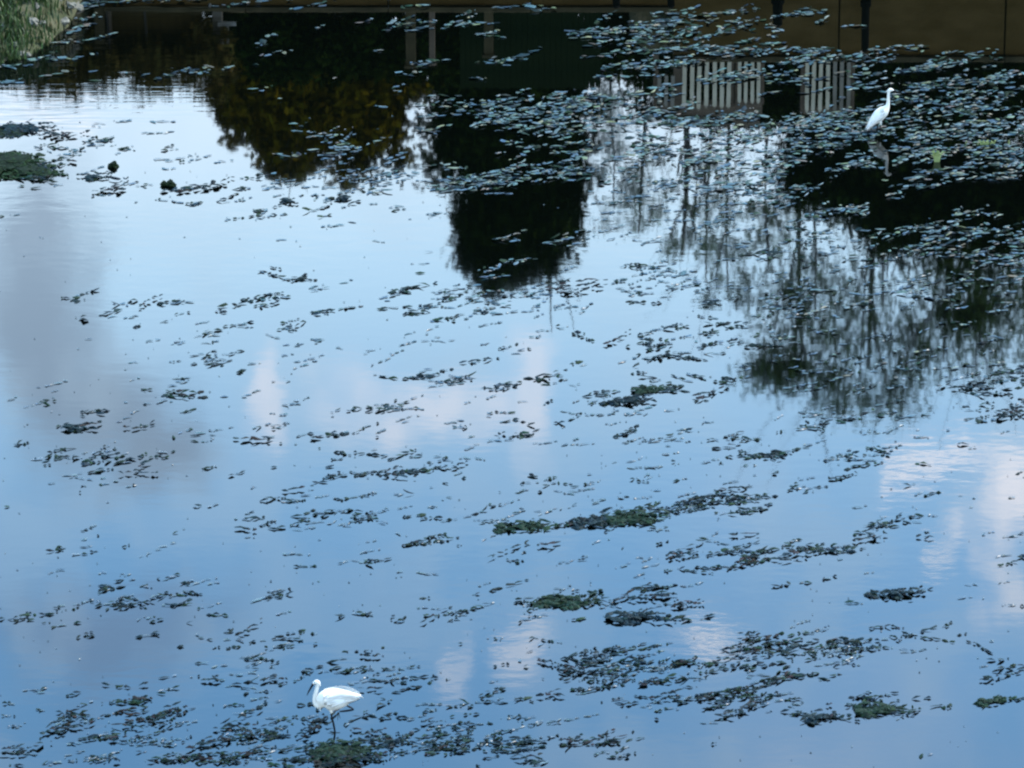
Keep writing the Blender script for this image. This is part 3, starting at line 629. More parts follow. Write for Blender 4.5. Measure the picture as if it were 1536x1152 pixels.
(818,820,12,2,7,'v'),(796,817,8,2,2,'m'),(985,795,10,2,3,'m'),(993,815,20,2,3,'m',-.2),(1060,810,14,7,10,'m'),(1097,805,9,4,6,'v'),(935,822,6,2,1,'m'),(920,818,40,8,4,'f'),
# right
(1240,618,40,10,26,'f'),(1230,635,34,4,22,'d'),(1275,632,14,3,7,'d'),(1315,624,22,2,8,'d',0),(1352,626,12,4,7,'d'),(1340,606,24,5,8,'d'),(1210,640,30,4,8,'m'),(1442,583,18,4,18,'v'),(1490,573,46,18,70,'d'),(1450,560,60,14,26,'m'),(1512,622,26,6,36,'v'),(1452,632,22,6,14,'d'),(1490,605,46,14,30,'m'),(1530,575,20,20,14,'d'),(1480,650,30,3,3,'f'),
(1165,681,16,5,16,'d'),(1184,680,12,5,6,'m'),(1206,669,14,4,7,'f'),(1290,682,36,8,40,'m'),(1280,702,20,3,12,'d',-.1),(1250,690,12,8,8,'m'),(1330,680,9,5,6,'d'),(1255,720,14,6,14,'d'),(1190,736,16,8,12,'m'),(1222,732,12,5,6,'m'),(1163,650,5,2,2,'d'),(1163,713,5,2,2,'d'),(1155,757,6,6,4,'d'),(1350,645,60,8,10,'f'),(1315,670,20,6,8,'m'),
(1435,668,5,2,2,'d'),(1450,672,8,2,2,'m'),(1385,696,9,3,3,'d'),(1375,745,16,5,6,'m',-.15),(1310,793,36,10,36,'m'),(1300,800,26,8,14,'d'),(1287,811,14,2,9,'v'),(1376,805,5,2,3,'v'),(1390,810,5,2,3,'v'),(1355,782,16,5,9,'d'),(1180,822,26,6,12,'m'),(1235,824,42,4,22,'d'),(1500,800,36,6,9,'m'),(1527,715,10,5,4,'m'),(1515,745,10,3,2,'m'),(1450,745,16,6,2,'f'),(1365,728,10,3,2,'m'),
# lower left
(115,833,20,3,6,'m'),(155,882,9,5,8,'d'),(140,891,10,2,5,'d'),(175,873,9,2,3,'d'),(217,880,6,2,3,'d'),(205,895,32,7,18,'m'),(234,896,10,3,7,'d'),(247,869,14,2,5,'d'),(272,876,12,2,5,'d'),(285,890,18,4,10,'d'),(273,908,12,3,5,'d',-.15),
(160,912,52,6,38,'d'),(130,908,20,4,10,'m'),(70,921,10,2,5,'d'),(88,912,10,2,3,'m'),(36,922,6,3,3,'d'),(35,932,14,2,5,'d'),(8,930,10,5,6,'d'),(65,935,6,2,2,'m'),(82,940,5,2,2,'d'),(105,935,10,3,3,'m'),(130,955,14,3,6,'d',-.15),(145,865,14,4,3,'f'),(190,862,14,3,3,'f'),
(248,909,12,3,7,'d'),(233,931,6,4,3,'d'),(217,956,8,3,3,'d'),(233,952,4,3,3,'d'),(213,930,14,6,5,'m'),(312,912,16,3,5,'m'),(315,926,20,4,8,'m'),(281,935,6,2,1,'m'),(300,955,14,4,4,'m',.1),(345,948,9,3,3,'d'),(368,953,12,4,8,'v',-.2),(380,964,8,2,4,'d'),(325,972,22,2,7,'d',.03),(270,972,8,2,2,'m'),(325,962,26,3,4,'m'),
(310,1020,10,3,6,'v'),(330,1020,8,2,2,'m'),(165,1028,16,2,5,'d'),(218,1027,5,2,2,'v'),(247,1017,8,2,2,'d'),(240,1040,18,3,5,'m'),(295,1016,8,2,2,'m'),(375,990,16,3,5,'d'),(298,998,6,3,2,'m'),
(190,1053,20,8,22,'g'),(198,1050,12,3,8,'v'),(155,1054,12,3,5,'m'),(95,1048,8,3,4,'d'),(22,1056,16,3,5,'m'),(50,1067,12,2,4,'m'),(35,1040,8,4,3,'m'),(55,1040,8,5,3,'m'),(8,1075,10,4,4,'m'),(115,1060,10,3,3,'m'),(250,1066,14,4,8,'v'),(215,1048,16,4,6,'d'),
(85,1074,16,4,14,'g'),(80,1098,20,7,28,'v'),(112,1084,30,7,28,'d'),(140,1108,36,4,24,'d'),(165,1115,5,3,6,'v'),(205,1072,34,12,44,'g'),(205,1088,34,4,24,'v'),(250,1084,14,4,8,'d'),(283,1085,20,6,12,'m'),(338,1092,20,5,22,'v'),(370,1102,10,6,14,'v',.3),(380,1096,10,5,6,'d'),(310,1120,30,6,30,'v',-.15),(345,1112,20,6,14,'d'),
(22,1128,18,7,24,'v'),(265,1140,40,8,46,'g'),(320,1138,40,10,56,'g'),(60,1148,60,4,14,'m'),(180,1120,180,30,90,'m'),(350,1055,36,20,26,'m'),(345,1035,8,5,5,'d'),(378,1035,20,8,12,'m'),(120,1135,60,10,20,'m'),(230,1110,40,10,20,'m'),(150,1143,8,3,5,'d'),(175,1141,6,3,4,'v'),(30,1085,30,10,8,'m'),
# lower centre
(440,850,12,2,4,'d'),(452,849,6,2,1,'m'),(520,842,12,2,4,'d'),(550,841,20,4,9,'d'),(508,847,6,2,2,'m'),(738,838,9,3,7,'v'),(760,840,7,3,5,'d'),(425,895,36,4,18,'d'),(385,903,6,2,2,'d'),(410,888,30,4,5,'f'),(530,923,25,3,11,'d'),(533,917,6,2,1,'m'),(600,929,14,5,9,'d',-.2),(645,925,12,5,8,'d'),
(643,933,6,3,4,'v'),(666,919,20,4,8,'d'),(690,930,30,7,8,'m'),(625,900,9,3,3,'d'),(713,893,6,2,2,'d'),(738,887,14,3,5,'d',-.2),(615,915,30,6,6,'f'),(720,910,20,4,4,'m'),(410,960,22,2,10,'d'),(458,953,12,4,5,'m',-.2),(410,971,26,1.5,7,'d'),(440,972,20,2,3,'m'),(468,970,4,3,2,'d'),
(522,978,6,2,2,'d'),(541,977,8,2,3,'d'),(550,986,10,2,7,'v'),(573,970,5,2,1,'d'),(575,984,6,2,1,'m'),(402,1024,13,4,11,'v'),(392,1000,22,14,20,'m'),(420,1030,10,3,4,'d'),(440,1020,16,3,5,'m'),(455,1014,10,7,9,'d'),(500,1012,36,5,16,'m'),(507,1010,10,3,5,'d'),
(530,1022,26,6,14,'m'),(541,1034,10,2,5,'v'),(585,1022,42,4,22,'d',-.03),(583,1006,16,3,9,'d'),(540,1004,14,4,6,'m'),(620,1033,10,2,3,'d'),(591,1041,7,3,4,'d'),(573,1048,4,2,1,'d'),(568,1062,8,3,4,'d',-.2),(640,1056,10,3,4,'m'),(645,1066,10,4,5,'d'),(625,1060,14,3,4,'m'),
(736,1043,30,3,14,'d',-.22),(700,1052,12,3,6,'d'),(690,1063,20,3,6,'m'),(677,1061,5,3,2,'d'),(742,1054,12,3,4,'m'),(440,1057,16,3,5,'d'),(395,1056,4,3,2,'d'),(420,1053,8,1,1,'m'),(560,1075,22,3,10,'d',.06),(585,1074,5,3,2,'d'),(610,1078,20,3,4,'m'),(530,1083,14,3,6,'d',-.3),(750,1000,8,4,3,'d'),(745,957,14,3,4,'m'),(695,965,6,2,1,'m'),(640,1020,16,2,2,'m'),(665,1023,10,3,2,'m'),(700,1075,24,3,4,'m'),
(425,1080,40,5,20,'m'),(450,1083,26,4,14,'d'),(410,1104,24,8,34,'d'),(460,1100,18,7,30,'v',-.4),(400,1135,34,14,36,'m'),(450,1130,34,12,40,'d'),(545,1100,20,6,20,'v'),(575,1114,34,10,46,'d'),(575,1105,30,6,18,'m'),(641,1086,12,2,8,'v'),(650,1110,44,9,50,'d'),(645,1095,30,4,12,'m'),(690,1090,28,4,18,'d'),(720,1118,46,11,60,'d'),(655,1130,26,6,26,'g'),(760,1122,24,10,30,'d'),
(600,1130,70,8,30,'m'),(645,1117,6,3,8,'v'),(580,1120,16,8,16,'v'),(710,1150,6,2,2,'d'),(720,1140,10,3,4,'d'),(745,1105,26,8,16,'m'),(385,1115,26,20,30,'d'),(755,1075,14,6,8,'m'),(430,1145,50,8,20,'g'),(505,1143,40,10,60,'v'),(515,1138,60,8,40,'g'),
# lower right of centre
(1010,836,13,5,16,'v'),(1000,838,6,4,6,'v'),(1040,835,10,5,4,'m'),(1092,830,40,5,30,'d'),(1098,850,34,5,36,'g',-.15),(1038,852,18,3,12,'d'),(995,857,7,2,3,'d'),(850,845,14,3,6,'m'),(880,836,7,2,2,'m',-.3),(785,829,6,2,2,'m'),(772,843,8,3,3,'m'),(950,845,50,8,10,'f'),(1125,838,20,6,14,'d'),(1140,828,14,4,8,'d'),
(945,899,42,4,36,'v'),(960,884,18,6,18,'d'),(1000,881,30,1.5,8,'m',-.08),(985,892,20,3,6,'d'),(1016,908,14,4,16,'v'),(985,908,10,2,3,'m'),(1000,926,22,3,16,'d'),(1023,932,10,2,5,'d'),(1040,929,14,3,3,'m'),(868,931,9,2,4,'d'),(785,922,22,10,14,'m'),(890,889,8,2,4,'d'),(855,886,26,5,8,'m'),(780,905,16,7,14,'d'),(890,910,26,5,16,'m'),(775,938,8,3,2,'m'),
(797,958,18,3,7,'m'),(783,990,8,3,3,'d',-.4),(787,1001,7,2,2,'d'),(822,997,16,5,18,'v',.3),(850,1006,16,5,22,'v',.1),(845,988,12,4,8,'d'),(885,982,40,5,34,'d'),(880,995,36,6,30,'d'),(880,1012,46,12,60,'d'),(910,1022,10,6,18,'v',-.4),(848,1036,12,3,9,'d'),(813,1044,7,3,9,'v'),(815,1020,4,2,1,'d'),(780,1045,10,6,8,'d'),(900,1032,24,6,12,'d'),(850,1040,40,5,10,'m'),(910,1050,20,5,8,'m'),(935,1057,10,3,5,'d'),
(945,975,10,4,7,'d'),(972,972,20,3,10,'d'),(945,993,24,6,20,'d'),(960,1005,46,9,50,'m'),(1010,998,26,7,36,'g'),(975,1026,20,4,22,'g'),(1018,1021,14,2,9,'d'),(958,1045,8,2,4,'d'),(960,1015,60,12,26,'m'),(1060,1010,14,3,6,'d'),(1035,1025,26,5,8,'m'),
(1113,956,12,3,12,'v'),(1125,970,26,10,46,'g'),(1100,973,14,3,12,'v'),(1130,987,24,5,20,'d'),(1085,985,20,10,24,'m'),(1100,1003,34,5,20,'d'),(1130,1003,20,2,9,'d'),(1070,997,20,4,8,'d'),(985,1048,5,4,9,'v'),(1000,1042,14,3,8,'v'),(1020,1050,20,6,24,'d'),(1048,1050,6,4,10,'v'),(1068,1047,20,8,20,'d'),(1095,1042,34,9,56,'g'),
(1085,1073,12,4,14,'v'),(1062,1065,16,4,14,'d'),(1120,1065,14,8,24,'v',-.4),(1140,1028,20,9,26,'d'),(1000,1065,20,4,8,'m'),(985,1078,6,2,2,'d'),(970,1060,16,3,5,'m'),(1075,1082,24,4,8,'m'),(1145,1060,14,10,12,'m'),(1130,1020,40,14,20,'m'),
(800,1085,22,10,16,'m'),(835,1087,12,4,8,'m'),(832,1108,10,2,3,'d'),(875,1116,44,5,50,'g'),(855,1113,14,5,12,'v'),(910,1137,14,4,14,'d'),(900,1128,20,5,6,'m'),(772,1122,12,16,26,'d'),(800,1142,14,5,12,'d'),(933,1120,7,4,4,'m'),(795,1113,20,3,5,'d'),(820,1120,10,2,3,'m'),(1072,1116,5,2,2,'m'),(780,1138,16,4,8,'v'),
# lower right
(1180,833,15,5,20,'v'),(1232,828,32,4,24,'d'),(1163,842,4,2,3,'v'),(1270,828,10,4,4,'m'),(1180,878,9,3,4,'d'),(1200,875,6,2,3,'d'),(1239,872,6,3,3,'d'),(1164,880,4,2,2,'d'),(1372,889,12,3,8,'m'),(1278,901,12,3,5,'m'),(1318,943,18,3,10,'g'),(1345,954,18,4,12,'d'),(1373,957,14,3,7,'d',.1),(1346,963,5,2,2,'d'),(1420,938,14,3,5,'m'),
(1455,964,12,3,6,'d',.3),(1439,955,4,2,2,'d'),(1484,963,6,3,2,'f'),(1400,975,60,12,7,'f'),(1240,975,50,11,66,'m'),(1240,972,40,8,30,'g'),(1282,972,16,8,22,'d'),(1250,997,26,7,26,'m'),(1195,945,16,7,12,'m'),(1235,947,26,4,10,'f'),(1258,957,8,2,4,'d',.3),(1195,970,22,4,8,'d'),(1165,975,14,10,18,'d'),(1195,990,30,6,10,'m'),(1330,970,40,10,10,'m'),
(1172,1020,32,5,22,'g'),(1190,1012,16,2,7,'d'),(1240,1020,9,2,4,'d'),(1228,1021,5,2,1,'m'),(1160,1050,12,10,16,'d'),(1185,1070,12,6,14,'d'),(1180,1058,16,5,8,'m'),(1297,1048,26,6,18,'d'),(1280,1060,22,5,16,'d'),(1216,1080,12,4,18,'v'),(1256,1076,20,4,20,'d'),(1350,1075,28,5,10,'d'),(1365,1047,12,3,4,'m'),(1340,1065,24,5,10,'m'),
(1410,1061,9,3,6,'d'),(1500,1016,30,3,14,'d',-.15),(1475,1021,10,2,6,'v'),(1492,1004,10,5,7,'d'),(1487,989,10,3,4,'d'),(1520,997,8,2,2,'m'),(1528,1050,8,2,4,'d'),(1475,1003,10,3,3,'m'),(1380,1137,4,3,2,'d'),(1527,836,10,4,7,'d'),(1503,847,14,3,5,'m'),(1515,905,14,6,6,'m'),(1440,890,50,20,5,'f'),(1490,840,30,8,4,'f'),(1505,860,24,20,3,'m'),
# scatter
(300,560,280,90,60,'f'),(900,700,300,90,120,'f'),(760,600,760,500,260,'f'),(650,500,160,40,20,'f'),(1000,860,400,40,20,'f'),(500,880,420,60,18,'f'),(1300,740,230,60,16,'f'),(800,640,240,60,30,'f'),(300,1000,300,30,12,'f'),(560,580,160,70,24,'f'),
# left upper
(82,203,30,5,36,'v',.06),(132,215,22,3,18,'d'),(75,222,34,6,20,'m'),(95,233,26,5,16,'m'),(75,253,24,7,22,'v'),(57,272,12,3,12,'v'),(60,266,26,4,10,'d'),(125,264,16,2,10,'v',.06),(138,267,8,3,8,'v'),(153,268,5,2,3,'v'),(187,222,16,3,9,'m'),(246,224,12,4,5,'m'),(150,190,90,5,12,'f'),(200,235,130,28,34,'f'),
(160,289,22,6,22,'v'),(150,293,14,3,6,'m'),(172,279,14,3,5,'d'),(215,279,14,2,5,'m'),(250,287,14,2,6,'d'),(290,283,36,3,16,'d'),(278,287,10,3,7,'v'),(300,284,14,3,7,'v'),(322,279,7,3,6,'v'),(354,284,14,3,6,'d'),(245,300,20,3,7,'m'),(295,306,12,4,6,'m'),(322,303,16,2,6,'d'),(45,284,6,2,2,'d'),(75,281,10,2,3,'m'),(15,324,12,2,3,'m'),(200,305,6,2,1,'f'),(30,282,6,2,2,'m'),
(380,265,20,4,8,'d'),(393,267,6,2,4,'d'),(360,300,30,3,8,'m'),(375,322,24,6,16,'m'),(352,331,12,3,6,'m'),(250,240,40,8,10,'f'),(270,241,14,3,4,'m'),
# over the dark reflections at the top left
(130,60,20,2,10,'p'),(95,64,14,3,10,'p'),(75,89,32,2,22,'p'),(116,88,8,2,5,'p'),(15,100,20,3,14,'p'),(15,125,20,3,12,'p'),(55,118,10,2,4,'p'),(110,46,16,8,16,'p'),(120,32,10,6,10,'p'),(120,12,14,8,14,'p'),(140,3,24,3,14,'p'),(200,3,40,2,16,'p'),(270,2,40,2,16,'p'),(400,4,100,2,26,'p'),
(135,110,4,2,2,'p'),(190,109,5,2,1,'p'),(250,112,60,5,12,'p'),(200,120,120,8,14,'p'),(338,106,8,2,4,'p'),(310,100,8,2,2,'p'),(435,14,13,3,8,'p'),(475,10,10,2,3,'p'),(393,68,16,2,6,'p'),(393,84,10,2,5,'p'),(432,81,6,2,2,'p'),(382,99,5,2,1,'p'),(422,151,4,1.5,1,'p'),(388,136,12,2,5,'p'),(498,120,5,1,1,'p'),
(478,43,9,1.5,2,'p'),(540,37,9,2,3,'p'),(408,54,8,3,3,'p'),(605,12,14,2,5,'p'),(690,20,14,2,3,'p'),(750,12,12,2,7,'p'),(785,10,10,2,6,'p'),(808,19,8,2,3,'p'),(612,35,34,4,26,'p'),(600,46,28,5,14,'p'),(685,38,26,4,26,'p'),(722,50,30,5,16,'p'),(742,91,32,4,26,'p'),(565,77,10,2,3,'p'),(625,97,10,4,10,'p'),(612,110,14,2,6,'p'),(640,94,14,3,4,'p'),(720,118,20,2,4,'p'),
(650,144,8,2,4,'p'),(590,138,12,6,6,'p'),(562,159,6,3,3,'p'),(628,160,10,3,5,'p'),(650,158,14,2,7,'p'),(642,176,20,4,14,'p'),(636,197,16,3,12,'p'),(700,160,40,7,40,'p'),(710,176,36,4,26,'p'),(735,186,30,6,30,'p'),(730,152,40,8,30,'p'),(755,197,20,2,5,'p'),(448,190,12,10,8,'p'),(500,203,46,4,14,'p'),(490,217,40,5,14,'p'),(515,226,26,8,12,'p'),(480,232,60,10,26,'p'),(550,250,60,20,40,'f'),(420,235,20,8,8,'p'),
(700,278,66,14,130,'p'),(665,250,30,7,14,'p'),(740,265,60,10,40,'p'),(755,235,24,8,8,'p'),(800,262,66,18,110,'p'),(815,262,14,3,10,'p'),(820,360,28,8,18,'p'),(760,362,30,6,12,'p'),(755,395,26,8,12,'p'),(735,410,26,10,16,'m'),
# weed field top right, sky sheen painted into its lighter colour
(960,30,70,7,30,'p'),(905,28,14,2,7,'p'),(1000,38,60,7,60,'p'),(1060,24,40,4,34,'p'),(1112,33,30,3,26,'p'),(1100,44,60,4,20,'p'),(960,45,60,5,30,'p'),(1000,55,80,10,110,'p'),(900,50,50,8,40,'p'),(850,50,24,6,14,'p'),(880,55,30,4,18,'p'),(893,68,14,2,10,'p'),(955,66,40,4,26,'p'),(1010,76,60,4,44,'p'),(870,85,8,3,3,'p'),(910,83,30,3,12,'p'),(945,80,30,5,22,'p'),
(940,101,50,4,44,'p'),(1000,99,60,4,70,'p'),(900,118,24,3,8,'p'),(945,117,30,3,10,'p'),(1110,68,40,4,26,'p'),(1105,80,50,5,40,'p'),(1040,77,14,3,8,'p'),(1085,119,56,5,70,'p'),(1150,112,30,8,30,'p'),(1165,125,24,3,12,'p'),(985,140,40,8,26,'p'),(930,145,40,6,26,'p'),(1155,140,20,6,6,'p'),
(820,160,70,15,150,'p'),(800,180,66,16,110,'p'),(790,205,50,20,50,'p'),(850,180,34,30,110,'p'),(850,230,26,34,80,'p'),(900,165,50,20,40,'p'),(970,175,44,18,60,'p'),(1000,165,40,6,24,'p'),(990,215,40,26,60,'p'),(1050,183,70,8,100,'p'),(1110,178,30,7,50,'p'),(1100,205,80,14,140,'p'),(1040,230,80,20,110,'p'),(1100,240,80,20,120,'p'),(930,250,50,60,50,'p'),(925,200,44,50,60,'p'),(930,320,50,60,40,'f'),
(1060,275,100,14,110,'p'),(1140,290,60,20,70,'p'),(900,300,60,50,50,'f'),(1000,320,100,50,90,'f'),(1100,330,70,50,110,'f'),(1130,300,50,30,50,'m'),
(1175,24,26,2,18,'p'),(1200,22,12,4,12,'p'),(1235,34,12,3,7,'p'),(1165,52,14,4,6,'p'),(1275,42,10,4,4,'p'),(1180,80,60,6,60,'p'),(1185,93,50,5,50,'p'),(1260,88,40,5,36,'p'),(1325,74,20,4,16,'p'),(1365,74,12,4,10,'p'),(1420,80,10,3,6,'p'),(1440,84,20,3,5,'p'),(1300,95,40,6,20,'p'),(1420,98,54,3,70,'p',-.12),(1370,106,30,4,30,'p'),(1480,95,20,8,8,'p'),
(1290,112,30,5,14,'p'),(1230,115,60,4,20,'p'),(1245,130,60,8,12,'p'),(1290,135,20,12,26,'p'),(1480,123,36,7,60,'p'),(1410,128,60,10,70,'p'),(1370,145,60,20,70,'p'),(1450,150,60,14,80,'p'),(1510,130,30,20,30,'p'),(1390,170,60,16,80,'p'),(1480,175,60,18,100,'p'),(1250,176,66,8,100,'p'),(1200,185,40,12,80,'p'),(1220,200,60,14,120,'p'),(1270,195,50,12,80,'p'),(1215,225,50,10,80,'p'),
(1330,205,70,12,110,'p'),(1390,200,60,14,100,'p'),(1360,228,90,12,110,'p'),(1340,243,80,9,80,'p'),(1470,200,70,18,110,'p'),(1440,228,60,12,70,'p'),(1495,240,56,16,120,'p'),(1480,262,66,12,80,'p'),(1405,262,50,10,40,'p'),(1240,258,16,5,14,'p'),(1300,250,70,4,26,'p'),(1310,275,60,8,12,'p'),(1190,282,14,4,6,'p'),(1180,300,40,14,24,'p'),(1160,250,30,20,30,'p'),
(1365,282,40,10,34,'p'),(1340,295,24,3,10,'p'),(1450,320,22,7,24,'p'),(1490,325,14,3,5,'p'),(1240,322,50,6,40,'p'),(1265,318,40,4,24,'p'),(1190,338,40,8,36,'m'),(1260,345,60,6,26,'p'),(1320,357,50,5,30,'p'),(1395,342,40,9,60,'p'),(1440,352,60,10,70,'p'),(1510,355,30,14,50,'p'),(1500,375,50,12,60,'p'),(1430,378,60,10,50,'p'),(1360,378,50,8,30,'p'),
(1480,410,60,25,80,'p'),(1400,430,60,20,50,'p'),(1330,440,60,30,50,'f'),(1260,390,60,20,40,'m'),(1330,480,190,110,200,'m'),(1330,500,190,100,120,'p'),(1210,370,60,12,50,'m'),(1190,440,60,40,70,'m'),(1280,560,110,30,60,'m'),(1200,560,60,30,30,'m'),(1160,480,50,40,60,'m'),(1110,560,20,10,8,'m'),
]
CLUMPS = [
('dark green weed mat like a low island below the foreground egret',508,1126,38,12,170,-.03,'g',((500,1130,24,8),(522,1129,20,7),(485,1132,16,6)),'weed_island',10),
('long brownish weed mat with raised lumps, right of centre, the largest mat in mid water',940,777,34,9,110,-.05,'g',((925,782,12,8),(950,776,14,10),(970,782,10,8)),'weed_island',10),
('narrow dark mat at the left end of the long brownish weed band',780,791,38,5,90,-.02,'g',((752,796,9,4),),'weed_mat',8),
('dark ragged mat filling the gap within the long weed band',882,785,24,5,60,-.06,'v',((900,788,8,5),(868,790,8,5)),'weed_mat',6),
('bright green tipped weed mat with a dark edge, in the lower middle of the pond',838,903,32,7,110,.02,'g',((835,902,16,9),(855,908,14,6),(815,906,12,5)),'weed_island',10),
('dark ragged mat just below and right of the green tipped mat',938,928,32,7,90,-.03,'v',((945,932,10,6),),'weed_mat',8),
('thin black bar of weed alone at the right, above the lower right mats',1335,892,34,3,60,0,'v',((1308,893,8,4),(1345,893,10,4)),'weed_bar',6),
('brownish humped weed mat in the lower right corner area',1308,1065,30,8,100,-.02,'g',((1300,1070,12,8),(1328,1064,11,9)),'weed_island',10),
('small dark weed mat with three round lumps in a row, right of centre',940,602,18,5,30,0,'v',((906,606,5,4),(922,604,8,5),(955,602,8,6)),'weed_mat',5),
('dark green spiky weed mat rising behind the three round lumps',965,586,16,5,40,0,'g',((965,588,10,6),),'weed_mat',5),
('brown and green weed scrap alone near the lower right edge',1487,1053,22,3,34,-.1,'g',((1475,1056,8,4),(1500,1050,7,4)),'weed_scrap',4),
('very dark compact clump at the left end of the lower right mats',1216,1080,10,3,20,0,'v',((1218,1082,8,4),),'weed_scrap',4),
('dark clump like a flat boat alone on blue water at the left',110,644,12,3,16,.05,'v',((113,645,8,4),),'weed_scrap',4),
('black lump in the line of lumps at the upper left, nearest the large rock',138,268,9,2,8,.05,'v',((138,268,8,3),),'weed_scrap',3),
('black weed lump below the tip of the olive tree reflection',514,299,8,3,8,0,'v',((514,299,6,5),),'weed_scrap',3),
('small black weed lump left of the tree tip, beneath the bright gap',430,302,7,2,6,0,'v',((430,302,6,3),),'weed_scrap',3),
]
for e in WEED:
    x, y, rx, ry, n, k = e[:6]; sl = e[6] if len(e) > 6 else -.08
    patch(x, y, rx, ry, max(1, int(n)), sl, k)
random.seed(99)
for _ in range(1500):                                # specks of duckweed and debris
    u = random.uniform(-60, 1600); v = random.uniform(150, 1190)
    if noise.noise(Vector((u*.006, v*.012, 3))) < random.uniform(-.3, .5): continue
    one(ST_[random.choice(('dark', 'wet', 'wet'))], u, v, random.uniform(1.5, 4.5), random.uniform(.8, 1.8), random.gauss(0, .4), 'wet')
for k, nm, label in (('dark', 'floating_pondweed', 0), ('green', 'green_pondweed', 0), ('wet', 'awash_pondweed', 0), ('pale', 'sky_sheen_pondweed', 0), ('brown', 'rotting_pondweed', 0)):
    o = ST_[k].build(nm, M[k]); tag(o, kind='stuff')

# weed mats and lumps that stand out on their own: things, each with its leaves
LEAFMESH = []
for k in range(5):
    wv = Weed(); random.seed(90+k); wv.leaf(0, 0, .0, .1, .06, 0, (random.gauss(0, .1), random.gauss(0, .2)), .012, (1, 1, 1)); me = mesh_from('leaf', wv.V, wv.F, wv.T); LEAFMESH.append(me)
LM = {}
random.seed(17)
def clump(label, x, y, rx, ry, n, slope, kind, lumps=(), name='weed_mat', big=7, group='weed mats and lumps that stand out on the water', m=None):
    X, Y, s, sn = G(x, y); t_ = thing(name, label, 'water weed', (X, Y, 0), 0, group)
    st = Weed(); patch(x, y, rx, ry, n, slope, kind, st)
    st.V = [(a-X, b_-Y, c) for a, b_, c in st.V]
    mm = m or {'v': M['dark'], 'd': M['dark'], 'g': M['green'], 'm': M['dark']}[kind]
    o = st.build('leaf_mass', mm, t_); o['kind'] = 'stuff'
    cap = Weed()
    for (lx, ly, lr, lh) in lumps:
        a, b_, s2, sn2 = G(lx, ly); r_ = lr/s2; hh = lh/s2
        hh *= .36
        for _ in range(int(lr*3.2)):
            q1 = random.uniform(0, 6.28); q2 = math.sqrt(random.random()); fx, fy = q2*math.cos(q1)*1.4, q2*math.sin(q1)*1.3
            cap.leaf(a-X+fx*r_, b_-Y+fy*r_*1.1, hh*(.2+math.sqrt(max(0, 1.05-fx*fx-fy*fy)))+.004, random.uniform(.03, .085), random.uniform(.02, .045), random.gauss(0, .5), (random.gauss(0, .3)-fx*.4, random.gauss(0, .3)-fy*.4), .006, tone_())
        MB().lump((a-X, b_-Y, hh*.2), (r_, r_*1.1, hh), lx, 7, 12, .55).build('lump', M['rotm'] if 'rotm' in M else mm, t_)
    if cap.V: cap.build('leaf_cap', mm, t_)['kind'] = 'stuff'
    for _ in range(big):
        q = random.uniform(0, 6.28); u = x + rx*.8*math.cos(q); v = y + ry*.8*math.sin(q) + slope*rx*.8*math.cos(q)
        a, b_, s2, sn2 = G(u, v); key = (random.randint(0, 4), mm.name)
        if key not in LM:
            me = LEAFMESH[key[0]].copy(); me.materials.clear(); me.materials.append(mm); LM[key] = me
        o = link('leaf', LM[key], None, t_); o.location = (a-X, b_-Y, .02+random.random()*.02); f = random.uniform(.7, 1.3); o.scale = (f, f, 1)
        o.rotation_euler = (random.gauss(0, .15), random.gauss(0, .15), random.gauss(0, .6))
M['rock2'] = mat('dark_hump_weed', (.006, .014, .005), .7, spec=.05, attr='tone')
M['rotm'] = mat('slimy_weed_lump', (.002, .004, .002), .7, 1.4, .04, var=(.006, .011, .004), var_scale=25, bump=.006, bump_scale=60)
for c in CLUMPS: clump(*c)

# mossy rock and drowned lumps at the left edge
def rock(label, parts, m, name='mossy_rock', cat='rock'):
    x0, y0 = parts[0][:2]; X, Y, s, sn = G(x0, y0)
    t_ = MB()
    for i, (u, v, ru, h) in enumerate(parts):
        a, b_, s2, sn2 = G(u, v); t_.lump((a-X, b_-Y, h/s2*.25), (ru/s2, ru/s2*1.2, h/s2), i+u, 9, 16, .6)
    o = t_.build(name, m); o.location = (X, Y, 0); tag(o, label, cat); return o
clump('larger dark green weedy hump at the left edge, nearer the camera', 14, 250, 62, 20, 190, .06, 'g', ((4, 250, 40, 26), (40, 258, 26, 16), (-28, 258, 36, 26), (62, 262, 18, 9), (20, 240, 26, 20)), 'weed_hump', 12, 'weed mats and lumps that stand out on the water', M['rock2'])
clump('low flat black weed bank awash just behind the large hump at the left edge', 22, 195, 34, 5, 80, -.05, 'v', ((16, 196, 26, 7), (-8, 199, 22, 8), (40, 193, 12, 5)), 'weed_hump', 6)
rock('small round black stone alone on the bright water at the upper left', [(170, 250, 8, 6)], M['rotm'], 'round_stone')
rock('pair of dark stones touching each other, left one bluish, in the line of lumps', [(256, 278, 8, 6), (246, 278, 5, 5)], M['rotm'], 'dark_stone')

